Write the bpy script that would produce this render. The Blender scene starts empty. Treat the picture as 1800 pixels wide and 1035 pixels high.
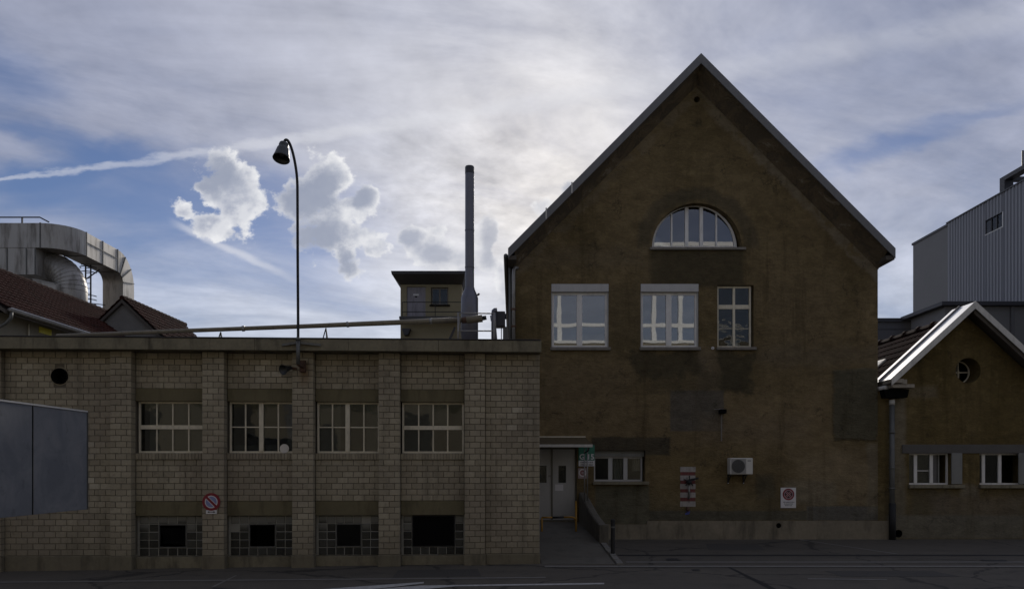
import bpy, bmesh, math, random
from mathutils import Vector, Matrix
R = math.radians
random.seed(7)
SC = bpy.context.scene
COL = SC.collection

# ------------------------------------------------------------------ camera, sky, sun, exposure
F, CX, HY, H = 1300.0, 900.0, 820.0, 2.3          # focal length and vanishing point of the photograph (1800 px wide), eye height
cam = bpy.data.cameras.new('camera'); camo = bpy.data.objects.new('camera', cam); COL.objects.link(camo)
camo.location = (0, 0, H); camo.rotation_euler = (R(90), 0, 0)
cam.sensor_width = 36.0; cam.lens = F/1800*36; cam.shift_y = (HY-517.5)/1800; cam.clip_end = 5000; cam.clip_start = 0.05
SC.camera = camo
SC.cycles.max_bounces = 6; SC.cycles.diffuse_bounces = 3; SC.cycles.glossy_bounces = 3; SC.cycles.transmission_bounces = 3; SC.cycles.transparent_max_bounces = 8
SC.view_settings.view_transform = 'Standard'; SC.view_settings.look = 'None'
SC.view_settings.exposure = 0.0; SC.view_settings.gamma = 1.0; SC.view_settings.use_curve_mapping = False

SUN_EL, SUN_AZ = R(20.6), R(2.8)                   # sun behind thin cloud, just left of the gable house
SUNV = Vector((math.sin(SUN_AZ)*math.cos(SUN_EL), math.cos(SUN_AZ)*math.cos(SUN_EL), math.sin(SUN_EL)))
sl = bpy.data.lights.new('sun', 'SUN'); sl.energy = 2.5; sl.angle = R(8); sl.color = (1.0, 0.93, 0.84)
so = bpy.data.objects.new('sun', sl); COL.objects.link(so)
so.rotation_euler = (-SUNV).to_track_quat('-Z', 'Y').to_euler()


class G:                                           # small helper that writes node graphs
    def __init__(s, nt): s.nt = nt
    def n(s, t, **kw):
        nd = s.nt.nodes.new(t)
        for k, v in kw.items(): setattr(nd, k, v)
        return nd
    def put(s, sock, v):
        if isinstance(v, bpy.types.NodeSocket): s.nt.links.new(v, sock)
        elif v is not None: sock.default_value = v
    def m(s, op, a, b=None, c=None, clamp=False):
        nd = s.n('ShaderNodeMath', operation=op, use_clamp=clamp)
        for i, v in enumerate((a, b, c)):
            if v is not None: s.put(nd.inputs[i], v)
        return nd.outputs[0]
    def add(s, a, b): return s.m('ADD', a, b)
    def sub(s, a, b): return s.m('SUBTRACT', a, b)
    def mul(s, a, b, clamp=False): return s.m('MULTIPLY', a, b, clamp=clamp)
    def mx(s, a, b): return s.m('MAXIMUM', a, b)
    def mn(s, a, b): return s.m('MINIMUM', a, b)
    def smooth(s, v, lo, hi, a=0.0, b=1.0):
        nd = s.n('ShaderNodeMapRange', interpolation_type='SMOOTHSTEP')
        s.put(nd.inputs[0], v)
        for i, x in enumerate((lo, hi, a, b)): s.put(nd.inputs[i+1], x)
        return nd.outputs[0]
    def vec(s, x=0.0, y=0.0, z=0.0):
        nd = s.n('ShaderNodeCombineXYZ')
        for i, v in enumerate((x, y, z)): s.put(nd.inputs[i], v)
        return nd.outputs[0]
    def sep(s, v):
        nd = s.n('ShaderNodeSeparateXYZ'); s.put(nd.inputs[0], v); return nd.outputs
    def vmul(s, v, t):
        nd = s.n('ShaderNodeVectorMath', operation='MULTIPLY'); s.put(nd.inputs[0], v); s.put(nd.inputs[1], t); return nd.outputs[0]
    def noise(s, v, scale=1.0, detail=4.0, rough=0.5, dist=0.0, color=False):
        nd = s.n('ShaderNodeTexNoise'); s.put(nd.inputs['Vector'], v)
        nd.inputs['Scale'].default_value = scale; nd.inputs['Detail'].default_value = detail
        nd.inputs['Roughness'].default_value = rough; nd.inputs['Distortion'].default_value = dist
        return nd.outputs[1 if color else 0]
    def mix(s, f, a, b, mode='MIX'):
        nd = s.n('ShaderNodeMix', data_type='RGBA', blend_type=mode)
        s.put(nd.inputs[0], f)
        for i, v in ((6, a), (7, b)):
            if isinstance(v, tuple) and len(v) == 3: v = v+(1.0,)
            s.put(nd.inputs[i], v)
        return nd.outputs[2]
    def scale(s, c, f):                            # colour times a number
        nd = s.n('ShaderNodeVectorMath', operation='SCALE'); s.put(nd.inputs[0], c if isinstance(c, bpy.types.NodeSocket) else c[:3]); s.put(nd.inputs['Scale'], f); return nd.outputs[0]


def make_world():
    w = bpy.data.worlds.new('World'); SC.world = w; w.use_nodes = True
    nt = w.node_tree; nt.nodes.clear(); g = G(nt)
    tc = g.n('ShaderNodeTexCoord').outputs['Generated']
    x, y, z = g.sep(tc)[:]
    sky = g.n('ShaderNodeTexSky', sky_type='NISHITA'); sky.sun_disc = False
    sky.sun_elevation = SUN_EL; sky.sun_rotation = SUN_AZ; sky.altitude = 400; sky.air_density = 1.0; sky.dust_density = 0.3; sky.ozone_density = 4.0
    blue = g.vmul(sky.outputs[0], (0.066, 0.060, 0.066))
    # angle to the sun
    dot = g.n('ShaderNodeVectorMath', operation='DOT_PRODUCT'); g.put(dot.inputs[0], tc); dot.inputs[1].default_value = SUNV
    dt = g.mx(dot.outputs['Value'], 0.0)
    glow = g.m('POWER', dt, 15.0); glow2 = g.m('POWER', dt, 110.0)
    # high veil: noise on a flat layer above the place
    zc = g.add(g.mx(z, 0.0), 0.16)
    px, py = g.m('DIVIDE', x, zc), g.m('DIVIDE', y, zc)
    lay = g.vec(g.add(g.mul(px, 0.55), g.mul(py, 0.75)), g.add(g.mul(px, -1.5), g.mul(py, 0.85)), 3.1)
    n1 = g.noise(lay, 0.55, 4, 0.55, 0.8)
    lay2 = g.vec(g.add(g.mul(px, 0.8), g.mul(py, 0.5)), g.add(g.mul(px, -0.8), g.mul(py, 1.7)), 9.7)
    n2 = g.noise(lay2, 1.3, 6, 0.62, 0.6)
    n3 = g.noise(g.vec(px, py, 1.3), 9.0, 4, 0.6)
    # direction of the sky in front, as plane coordinates u, v (towards +Y)
    yc = g.mx(y, 0.05)
    u = g.add(g.mul(g.m('DIVIDE', x, yc), F), CX); v = g.sub(HY, g.mul(g.m('DIVIDE', z, yc), F))
    front = g.smooth(y, 0.1, 0.35)
    wob = g.noise(g.vec(g.mul(u, 0.006), g.mul(v, 0.012), 0.0), 1.0, 4, 0.55, color=True)
    ws = g.sep(wob)
    uw = g.add(u, g.mul(g.sub(ws[0], 0.5), 150.0)); vw = g.add(v, g.mul(g.sub(ws[1], 0.5), 90.0))

    UV = g.vec(u, v, 0.0); UW = g.vec(uw, vw, 0.0)

    def ell(cx, cy, rx, ry, uu=None, tilt=0.0):
        if not tilt:
            nd = g.n('ShaderNodeVectorMath', operation='MULTIPLY_ADD'); g.put(nd.inputs[0], UV if uu is None else uu); nd.inputs[1].default_value = (1/rx, 1/ry, 0); nd.inputs[2].default_value = (-cx/rx, -cy/ry, 0)
            ln = g.n('ShaderNodeVectorMath', operation='LENGTH'); g.put(ln.inputs[0], nd.outputs[0]); return ln.outputs['Value']
        w3 = g.sep(uu); du = g.sub(w3[0], cx); dv = g.sub(w3[1], cy)
        if tilt:
            c, s_ = math.cos(tilt), math.sin(tilt)
            du, dv = g.add(g.mul(du, c), g.mul(dv, s_)), g.sub(g.mul(dv, c), g.mul(du, s_))
        du = g.m('DIVIDE', du, rx); dv = g.m('DIVIDE', dv, ry)
        return g.m('SQRT', g.add(g.mul(du, du), g.mul(dv, dv)))
    cover = g.add(0.76, g.mul(g.sub(n1, 0.5), 0.9))
    cover = g.add(cover, g.mul(g.sub(n2, 0.5), 0.9))
    holes = 0.0
    for cx, cy, rx, ry, t, a in ((270, 345, 300, 90, 0.05, .62), (330, 470, 330, 110, 0.0, .42), (560, 400, 190, 105, 0.2, .42), (590, 330, 110, 50, 0.0, .2), (120, 290, 260, 34, -0.1, .45), (0, 130, 150, 75, 0.35, .50),
                                 (60, 235, 150, 26, 0.25, .40), (1560, 262, 160, 24, -0.28, .42), (1680, 205, 170, 18, -0.22, .3), (40, 340, 140, 50, 0, .35)):
        e = g.smooth(ell(cx, cy, rx, ry, UW, t), 1.25, 0.1)
        holes = g.add(holes, g.mul(e, a*0.84)) if not isinstance(holes, float) else g.mul(e, a*0.84)
    cover = g.sub(cover, g.mul(holes, front))
    cover = g.smooth(cover, 0.02, 1.0)
    veil = g.mix(g.m('MULTIPLY', glow, 1.0, clamp=True), (0.355, 0.38, 0.49), (0.67, 0.675, 0.725))
    veil = g.mix(g.mul(g.smooth(z, 0.36, 0.02), 0.9), veil, (0.66, 0.72, 0.82))
    veil = g.mix(glow2, veil, (0.85, 0.81, 0.765))
    veil = g.scale(veil, g.smooth(dot.outputs['Value'], -0.35, 0.65, 0.62, 1.0))      # forward scattering: the veil is dimmer away from the sun
    tex = g.add(1.0, g.add(g.mul(g.sub(n2, 0.5), 0.95), g.mul(g.sub(n1, 0.5), 0.35)))
    ripple = g.mul(g.smooth(ell(860, 330, 330, 170), 1.1, 0.2), front)          # fine mackerel texture round the sun
    tex = g.add(tex, g.mul(g.mul(g.sub(n3, 0.5), g.add(0.45, g.mul(ripple, 0.7))), 1.0))
    veil = g.scale(veil, tex)
    col = g.mix(g.mul(cover, 0.97), blue, veil)
    # condensation trails
    vc = g.sub(g.sub(315.0, g.mul(u, 0.125)), g.mul(g.mul(u, u), 0.00002))
    nz = g.noise(g.vec(g.mul(u, 0.012), g.mul(v, 0.03), 4.0), 1.0, 4, 0.6)
    dv = g.m('ABSOLUTE', g.add(g.sub(v, vc), g.mul(g.sub(nz, 0.5), 34.0)))
    wd = g.add(5.0, g.mul(g.mx(u, 0.0), 0.021))
    tr = g.mul(g.smooth(g.m('DIVIDE', dv, wd), 1.05, 0.1), g.smooth(u, 1400.0, 700.0, 0.2, 0.4))
    tr = g.mul(g.mul(tr, front), g.smooth(nz, 0.15, 0.5, 0.45, 1.0))
    vc2 = g.add(395.0, g.mul(g.sub(u, 310.0), 0.46))
    dv2 = g.m('ABSOLUTE', g.add(g.sub(v, vc2), g.mul(g.sub(nz, 0.5), 16.0)))
    tr2 = g.mul(g.smooth(dv2, 11.0, 1.0), g.mul(g.smooth(u, 290.0, 340.0), g.smooth(u, 560.0, 430.0)))
    tr = g.mx(tr, g.mul(g.mul(tr2, front), 0.5))
    col = g.mix(tr, col, (0.76, 0.77, 0.82))
    # cumulus heaps
    BL = ((398, 330, 62, 60), (418, 372, 58, 52), (322, 372, 32, 22), (366, 392, 44, 30), (432, 310, 34, 34), (400, 410, 34, 24),
          (548, 335, 72, 62), (590, 395, 82, 62), (632, 378, 46, 40), (645, 345, 26, 24), (612, 446, 42, 44), (520, 360, 40, 40), (585, 305, 34, 30), (655, 440, 34, 26),
          (765, 442, 58, 44), (722, 420, 26, 16), (735, 436, 30, 18), (800, 462, 50, 40), (772, 404, 24, 18), (852, 432, 24, 62), (884, 500, 18, 66), (1003, 335, 30, 30), (962, 362, 22, 20))

    def billow(off, det):
        nd = g.n('ShaderNodeVectorMath', operation='MULTIPLY_ADD'); g.put(nd.inputs[0], UV); nd.inputs[1].default_value = (0.0165, 0.0185, 0); nd.inputs[2].default_value = (off[0]*0.0165, off[1]*0.0185, 2.2)
        return g.noise(nd.outputs[0], 1.0, det, 0.575)
    D = None
    for cx, cy, rx, ry in BL:
        e = g.sub(1.0, ell(cx, cy, rx, ry)); D = e if D is None else g.m('SMOOTH_MAX', D, e, 0.12)
    b0 = billow((0, 0), 8); b2 = billow((0, 0), 4); b1 = billow((16.0, 6.0), 4)
    d0 = g.add(D, g.mul(g.sub(b0, 0.53), 3.5))
    dens = g.mul(g.smooth(d0, -0.06, 0.32), front)
    lit = g.smooth(g.add(g.sub(b2, b1), g.mul(g.sub(b0, b2), 0.8)), -0.15, 0.15)
    thick = g.smooth(d0, 0.12, 0.8)
    shade = g.add(g.mul(g.sub(1.0, thick), 0.42), g.mul(lit, 0.66))
    ccol = g.mix(shade, (0.40, 0.43, 0.52), (0.90, 0.90, 0.91))
    grey = None
    for cx, cy, rx, ry in ((540, 350, 66, 62), (560, 410, 60, 50), (636, 348, 26, 26), (380, 312, 48, 40), (610, 455, 30, 34), (770, 446, 40, 30), (722, 420, 26, 18), (860, 430, 16, 50), (1003, 335, 28, 28)):
        e = g.sub(1.0, ell(cx, cy, rx, ry)); grey = e if grey is None else g.m('SMOOTH_MAX', grey, e, 0.2)
    grey = g.smooth(g.add(grey, g.mul(g.sub(b0, 0.5), 2.6)), -0.1, 0.7)
    ccol = g.mix(g.mul(grey, 0.92), ccol, (0.315, 0.35, 0.445))
    fade = g.smooth(u, 600.0, 800.0, 0.93, 0.6)
    col = g.mix(g.mul(dens, fade), col, ccol)
    # low small puffs
    bg = g.n('ShaderNodeBackground'); g.put(bg.inputs[0], col); bg.inputs[1].default_value = 1.0
    out = g.n('ShaderNodeOutputWorld'); nt.links.new(bg.outputs[0], out.inputs[0])
    w.cycles.sampling_method = 'NONE'
make_world()


# ------------------------------------------------------------------ helpers: places
def P(px, py, Y):
    """point of the place seen at photo pixel (px, py), at depth Y"""
    return Vector(((px-CX)/F*Y, Y, H-(py-HY)/F*Y))
def PX(px, Y): return (px-CX)/F*Y
def PZ(py, Y): return H-(py-HY)/F*Y


# ------------------------------------------------------------------ helpers: meshes and objects
def link(name, me, mat=None, parent=None, smooth=False, label=None):
    o = bpy.data.objects.new(name, me); COL.objects.link(o)
    if mat is not None and me is not None and len(me.materials) == 0: me.materials.append(mat)
    if parent is not None: o.parent = parent; o.matrix_parent_inverse = WINV.get(parent.name, Matrix())
    if smooth and me is not None:
        for p in me.polygons: p.use_smooth = True
    if label: o['label'] = label
    return o
WINV = {}
def obj(name, bm, mat, parent=None, smooth=False, label=None, keep_normals=False):
    me = bpy.data.meshes.new(name)
    if not keep_normals: bmesh.ops.recalc_face_normals(bm, faces=bm.faces)
    bm.to_mesh(me); bm.free()
    return link(name, me, mat, parent, smooth, label)
def tag(o, label, cat, group=None):
    o['label'] = label; o['category'] = cat
    if group: o['group'] = group
    return o
def thing(name, label, cat, loc=(0, 0, 0), rotz=0.0, group=None, local=False):
    """Empty at the base of a thing; parts are written in world coordinates unless local"""
    o = bpy.data.objects.new(name, None); COL.objects.link(o)
    o.location = loc; o.rotation_euler = (0, 0, rotz); o.empty_display_size = 0.2
    if not local: WINV[o.name] = (Matrix.Translation(Vector(loc)) @ Matrix.Rotation(rotz, 4, 'Z')).inverted()
    return tag(o, label, cat, group)
def structure(o): o['kind'] = 'structure'; return o
def BM(): return bmesh.new()
def box(bm, x0, x1, y0, y1, z0, z1, bev=0.0):
    vs = [bm.verts.new((x, y, z)) for z in (z0, z1) for y in (y0, y1) for x in (x0, x1)]
    fs = [bm.faces.new([vs[i] for i in q]) for q in ((0, 2, 3, 1), (4, 5, 7, 6), (0, 1, 5, 4), (2, 6, 7, 3), (0, 4, 6, 2), (1, 3, 7, 5))]
    if bev > 0:
        es = {e for f in fs for e in f.edges}
        bmesh.ops.bevel(bm, geom=list(es), offset=bev, segments=1, affect='EDGES', profile=0.5)
    return bm
def boxm(*a, bev=0.0): return box(BM(), *a, bev=bev)
def prism(bm, pts, off):
    """polygon pts (3D) extruded by vector off"""
    off = Vector(off); a = [bm.verts.new(p) for p in pts]; b = [bm.verts.new(Vector(p)+off) for p in pts]
    n = len(pts); bm.faces.new(a); bm.faces.new(b[::-1])
    for i in range(n): bm.faces.new((a[i], b[i], b[(i+1) % n], a[(i+1) % n]))
    return bm
def tube(bm, path, r, seg=10, caps=True, r_end=None):
    path = [Vector(p) for p in path]; rings = []
    up = Vector((0, 0, 1)); n = len(path); prevx = None
    for i, p in enumerate(path):
        d = (path[min(i+1, n-1)]-path[max(i-1, 0)]).normalized()
        if prevx is None:
            ref = up if abs(d.dot(up)) < 0.9 else Vector((1, 0, 0)); ax = d.cross(ref).normalized()
        else:
            ax = (prevx-d*prevx.dot(d)).normalized()
        prevx = ax; ay = d.cross(ax)
        rr = r if not isinstance(r, (list, tuple)) else r[i]
        rings.append([bm.verts.new(p+ax*math.cos(2*math.pi*k/seg)*rr+ay*math.sin(2*math.pi*k/seg)*rr) for k in range(seg)])
    for a, b in zip(rings, rings[1:]):
        for k in range(seg): bm.faces.new((a[k], a[(k+1) % seg], b[(k+1) % seg], b[k]))
    if caps: bm.faces.new(rings[0][::-1]); bm.faces.new(rings[-1])
    return bm
def bar(bm, a, b, w, h=None):
    """square bar from a to b"""
    a, b = Vector(a), Vector(b); h = h or w; d = (b-a).normalized()
    ref = Vector((0, 0, 1)) if abs(d.z) < 0.95 else Vector((0, 1, 0))
    s = d.cross(ref).normalized()*w/2; t = s.cross(d).normalized()*h/2
    va = [bm.verts.new(a+i*s+j*t) for i, j in ((-1, -1), (1, -1), (1, 1), (-1, 1))]
    vb = [bm.verts.new(b+i*s+j*t) for i, j in ((-1, -1), (1, -1), (1, 1), (-1, 1))]
    bm.faces.new(va[::-1]); bm.faces.new(vb)
    for k in range(4): bm.faces.new((va[k], va[(k+1) % 4], vb[(k+1) % 4], vb[k]))
    return bm
def lathe(bm, prof, seg=24, mat=None):
    """profile of (r, z) turned round Z, then moved by matrix"""
    rings = []
    for r, z in prof:
        rings.append([bm.verts.new((max(r, 1e-4)*math.cos(2*math.pi*k/seg), max(r, 1e-4)*math.sin(2*math.pi*k/seg), z)) for k in range(seg)])
    for a, b in zip(rings, rings[1:]):
        for k in range(seg): bm.faces.new((a[k], a[(k+1) % seg], b[(k+1) % seg], b[k]))
    if mat is not None: bmesh.ops.transform(bm, matrix=mat, verts=[v for rg in rings for v in rg])
    return bm
def disc(bm, c, r, y, seg=32, r_in=0.0, t=0.004, a0=0.0, a1=2*math.pi):
    """flat disc or ring facing -Y at depth y"""
    full = abs(a1-a0-2*math.pi) < 1e-6; n = seg if full else seg+1
    ang = [a0+(a1-a0)*k/seg for k in range(n)]
    o = [bm.verts.new((c[0]+math.cos(a)*r, y, c[1]+math.sin(a)*r)) for a in ang]
    o2 = [bm.verts.new((c[0]+math.cos(a)*r, y+t, c[1]+math.sin(a)*r)) for a in ang]
    m = n if full else n-1
    for k in range(m): bm.faces.new((o[k], o[(k+1) % n], o2[(k+1) % n], o2[k]))
    if r_in > 0:
        i = [bm.verts.new((c[0]+math.cos(a)*r_in, y, c[1]+math.sin(a)*r_in)) for a in ang]
        i2 = [bm.verts.new((c[0]+math.cos(a)*r_in, y+t, c[1]+math.sin(a)*r_in)) for a in ang]
        for k in range(m):
            bm.faces.new((o[k], i[k], i[(k+1) % n], o[(k+1) % n])); bm.faces.new((i[k], i2[k], i2[(k+1) % n], i[(k+1) % n]))
    else: bm.faces.new(o)
    return bm
def filled(splines, y0, thick):
    """outer outline and holes in X,Z filled and given thickness: a wall with openings"""
    cu = bpy.data.curves.new('outline', 'CURVE'); cu.dimensions = '2D'; cu.fill_mode = 'BOTH'; cu.extrude = thick/2
    for pts in splines:
        s = cu.splines.new('POLY'); s.points.add(len(pts)-1); s.use_cyclic_u = True
        for p, q in zip(s.points, pts): p.co = (q[0], q[1], 0, 1)
    o = bpy.data.objects.new('outline', cu); COL.objects.link(o)
    me = bpy.data.meshes.new_from_object(o); bpy.data.objects.remove(o); bpy.data.curves.remove(cu)
    me.materials.clear()
    me.transform(Matrix(((1, 0, 0, 0), (0, 0, -1, y0+thick/2), (0, 1, 0, 0), (0, 0, 0, 1))))
    return me
def rect(x0, x1, z0, z1): return [(x0, z0), (x1, z0), (x1, z1), (x0, z1)]
def circ(cx, cz, r, n=32, a0=0.0, a1=2*math.pi):
    full = abs(a1-a0-2*math.pi) < 1e-6
    return [(cx+r*math.cos(a0+(a1-a0)*k/(n if full else n-1)), cz+r*math.sin(a0+(a1-a0)*k/(n if full else n-1))) for k in range(n)]
def text_mesh(s, size, x, z, y, align='CENTER', extrude=0.001, bold=0.0):
    cu = bpy.data.curves.new('text', 'FONT'); cu.body = s; cu.size = size; cu.align_x = align; cu.extrude = extrude; cu.offset = bold; cu.resolution_u = 3
    o = bpy.data.objects.new('text', cu); COL.objects.link(o)
    me = bpy.data.meshes.new_from_object(o); bpy.data.objects.remove(o); bpy.data.curves.remove(cu); me.materials.clear()
    me.transform(Matrix(((1, 0, 0, x), (0, 0, -1, y), (0, 1, 0, z), (0, 0, 0, 1))))
    return me


# ------------------------------------------------------------------ materials
def mat(name):
    m = bpy.data.materials.new(name); m.use_nodes = True; nt = m.node_tree; nt.nodes.clear(); g = G(nt)
    b = g.n('ShaderNodeBsdfPrincipled'); o = g.n('ShaderNodeOutputMaterial'); nt.links.new(b.outputs[0], o.inputs[0])
    return m, g, b
def bump(g, b, h, strength=0.5, dist=0.02):
    nd = g.n('ShaderNodeBump'); nd.inputs['Strength'].default_value = strength; nd.inputs['Distance'].default_value = dist
    g.put(nd.inputs['Height'], h); g.nt.links.new(nd.outputs[0], b.inputs['Normal'])
def pos(g): return g.n('ShaderNodeNewGeometry').outputs['Position']
def simple(name, c, rough=0.6, metal=0.0, var=0.18, scale=3.0, bmp=0.0, dirt=0.0, spec=0.5):
    """plain surface with uneven tone, fine grain and optional dirt"""
    m, g, b = mat(name); p = pos(g)
    n1 = g.noise(p, scale, 6, 0.6, 0.3); n2 = g.noise(p, scale*9, 4, 0.6)
    f = g.add(1.0, g.add(g.mul(g.sub(n1, 0.5), 2*var), g.mul(g.sub(n2, 0.5), var)))
    col = g.scale(c, f)
    if dirt:
        n3 = g.noise(g.vmul(p, (1.6, 1.6, 0.35)), scale*1.3, 6, 0.65)
        col = g.mix(g.mul(g.smooth(n3, 0.48, 0.7), dirt), col, tuple(x*0.35 for x in c))
    g.put(b.inputs['Base Color'], col)
    g.put(b.inputs['Roughness'], g.m('ADD', rough-0.1, g.mul(n1, 0.2), clamp=True)); b.inputs['Metallic'].default_value = metal
    b.inputs['Specular IOR Level'].default_value = spec
    if bmp: bump(g, b, g.add(n2, g.mul(n1, 0.6)), bmp, 0.01)
    return m

M = {}
M['concrete'] = simple('weathered_concrete', (0.195, 0.172, 0.115), 0.9, var=0.55, scale=1.6, bmp=0.6, dirt=0.8)
M['lintel'] = simple('mossy_lintel_concrete', (0.15, 0.128, 0.07), 0.9, var=0.3, scale=2.2, bmp=0.4, dirt=0.5)
M['plinth'] = simple('plinth_concrete', (0.17, 0.148, 0.10), 0.9, var=0.35, scale=1.5, bmp=0.5, dirt=0.6)
M['plinth_light'] = simple('pale_plinth_render', (0.22, 0.188, 0.132), 0.9, var=0.45, scale=1.2, bmp=0.6, dirt=0.75)
M['mortar'] = simple('dark_mortar', (0.135, 0.117, 0.085), 0.95, var=0.3, scale=4, bmp=0.4)
M['white'] = simple('white_window_paint', (0.72, 0.70, 0.66), 0.5, var=0.12, scale=4, dirt=0.25)
M['cream'] = simple('cream_window_paint', (0.66, 0.60, 0.46), 0.6, var=0.2, scale=5, dirt=0.35)
M['blind'] = simple('grey_roller_box', (0.46, 0.45, 0.43), 0.6, var=0.12, scale=3, dirt=0.2)
M['sill'] = simple('stone_sill', (0.20, 0.18, 0.15), 0.85, var=0.3, scale=4, bmp=0.3, dirt=0.4)
M['dark'] = simple('dark_void', (0.006, 0.006, 0.006), 0.95, var=0.2, spec=0.05)
M['room'] = simple('interior_wall', (0.10, 0.095, 0.085), 0.9, var=0.2, scale=1)
M['shade'] = simple('grey_window_blind', (0.135, 0.13, 0.125), 0.9, var=0.25, scale=2)
M['curtain'] = simple('pale_curtain', (0.5, 0.47, 0.42), 0.9, var=0.15, scale=2)
M['black_metal'] = simple('black_painted_metal', (0.012, 0.012, 0.012), 0.7, var=0.3, scale=6)
M['lamp'] = simple('dark_enamel', (0.035, 0.038, 0.038), 0.45, var=0.3, scale=8)
M['galv'] = simple('galvanised_pipe', (0.30, 0.29, 0.27), 0.5, metal=0.55, var=0.25, scale=5, dirt=0.4)
M['pipe'] = simple('weathered_pipe_cladding', (0.19, 0.165, 0.115), 0.6, metal=0.1, var=0.3, scale=4, dirt=0.5)
M['dpipe'] = simple('dull_zinc_downpipe', (0.13, 0.13, 0.12), 0.55, metal=0.4, var=0.3, scale=5, dirt=0.4)
M['chimney'] = simple('blue_grey_flue_steel', (0.15, 0.15, 0.172), 0.42, metal=0.55, var=0.12, scale=2, dirt=0.2)
M['flue_cap'] = simple('dark_flue_cap', (0.05, 0.05, 0.055), 0.5, metal=0.4)
M['rust'] = simple('rusty_steel', (0.10, 0.055, 0.035), 0.85, var=0.4, scale=9, bmp=0.3)
M['verge'] = simple('grey_verge_metal', (0.15, 0.147, 0.147), 0.6, metal=0.0, var=0.15, scale=2, dirt=0.2)
M['zinc'] = simple('bright_zinc_flashing', (0.80, 0.80, 0.80), 0.52, metal=0.85, var=0.08, scale=2)
M['zinc_edge'] = simple('weathered_zinc_edge', (0.56, 0.54, 0.49), 0.6, metal=0.2, var=0.2, scale=4, dirt=0.3)
M['slate'] = simple('dark_slate', (0.05, 0.045, 0.045), 0.7, var=0.3)
def m_cove():
    m, g, b = mat('flaking_cove_render'); p = pos(g); n1 = g.noise(p, 1.3, 7, 0.66, 0.6); n2 = g.noise(p, 16, 5, 0.65)
    c = g.mix(g.smooth(n1, 0.44, 0.54), (0.088, 0.068, 0.043), (0.135, 0.10, 0.058)); c = g.mix(g.smooth(n1, 0.58, 0.63), c, (0.215, 0.175, 0.12))
    g.put(b.inputs['Base Color'], g.scale(c, g.add(0.6, g.mul(n2, 0.8)))); b.inputs['Roughness'].default_value = 0.95
    bump(g, b, g.add(g.smooth(n1, 0.44, 0.62), g.mul(n2, 0.3)), 0.8, 0.03); return m
M['cove'] = m_cove()
M['soffit'] = simple('dark_timber_soffit', (0.085, 0.072, 0.058), 0.85, var=0.35, scale=3)
M['hut'] = simple('yellow_render', (0.29, 0.25, 0.155), 0.9, var=0.12, scale=1.2, bmp=0.2)
M['hut_roof'] = simple('dark_roof_boarding', (0.07, 0.068, 0.068), 0.8, var=0.2)
M['hut_door'] = simple('grey_door', (0.28, 0.26, 0.28), 0.6, var=0.15, dirt=0.5, scale=2)
M['conc_wall'] = simple('grey_concrete_panel', (0.21, 0.205, 0.20), 0.85, var=0.14, scale=0.5, bmp=0.2)
M['low_wall'] = simple('dark_grey_cladding', (0.11, 0.11, 0.118), 0.8, var=0.12, scale=0.6)
M['steel'] = simple('dark_steel_frame', (0.035, 0.035, 0.04), 0.55, var=0.2)
M['coping'] = simple('dark_coping', (0.05, 0.05, 0.058), 0.6, var=0.15)
M['door'] = simple('pale_grey_door_paint', (0.40, 0.39, 0.365), 0.5, var=0.1, scale=1.5, dirt=0.2)
M['door_frame'] = simple('olive_door_frame', (0.14, 0.13, 0.10), 0.6, var=0.2)
M['yellow'] = simple('yellow_rail_paint', (0.32, 0.165, 0.012), 0.5, var=0.2, scale=8, dirt=0.35)
M['red'] = simple('sign_red', (0.21, 0.008, 0.02), 0.5, var=0.12, scale=8)
M['signwhite'] = simple('sign_white', (0.68, 0.66, 0.65), 0.5, var=0.1, scale=8, dirt=0.1)
M['signblue'] = simple('faded_sign_blue', (0.20, 0.23, 0.42), 0.5, var=0.1)
M['signdark'] = simple('sign_dark_red', (0.06, 0.006, 0.012), 0.5, var=0.1)
M['green'] = simple('sign_green', (0.02, 0.16, 0.10), 0.5, var=0.15)
M['print'] = simple('grey_print', (0.12, 0.12, 0.12), 0.6, var=0.1)
M['ac'] = simple('white_plastic_casing', (0.62, 0.60, 0.54), 0.5, var=0.08, scale=3, dirt=0.15)
M['ac_grille'] = simple('dark_fan_grille', (0.07, 0.07, 0.07), 0.5)
M['ramp'] = simple('ramp_concrete', (0.115, 0.105, 0.085), 0.95, var=0.3, scale=1.4, bmp=0.5, dirt=0.4)
M['parapet'] = simple('rough_parapet_render', (0.12, 0.108, 0.085), 0.95, var=0.4, scale=3, bmp=1.0, dirt=0.5)
M['bluepaint'] = simple('blue_spray_paint', (0.07, 0.09, 0.35), 0.8, var=0.4, scale=14)
M['yellow_panel'] = simple('yellow_green_panel', (0.62, 0.56, 0.03), 0.5, var=0.1)
M['wood'] = simple('grey_weathered_board', (0.32, 0.28, 0.22), 0.85, var=0.3, scale=6, dirt=0.4)
M['shutter'] = simple('grey_shutter', (0.22, 0.22, 0.20), 0.7, var=0.15, scale=3, dirt=0.3)
M['graybeam'] = simple('grey_lintel_band', (0.105, 0.098, 0.088), 0.9, var=0.25, scale=2, bmp=0.4)
M['grip'] = simple('pale_disc', (0.72, 0.68, 0.62), 0.6, var=0.06)
M['opp_wall'] = simple('opposite_hall_wall', (0.30, 0.265, 0.20), 0.85, var=0.15, scale=0.4)
M['opp_white'] = simple('white_steel_paint', (0.78, 0.78, 0.76), 0.5, var=0.05)
M['paint'] = simple('worn_road_paint', (0.42, 0.41, 0.385), 0.8, var=0.5, scale=9, dirt=0.6)
M['stone'] = simple('granite_edging', (0.175, 0.165, 0.145), 0.85, var=0.3, scale=6, dirt=0.4)
M['slot'] = simple('dark_slot', (0.012, 0.011, 0.01), 0.9)
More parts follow.
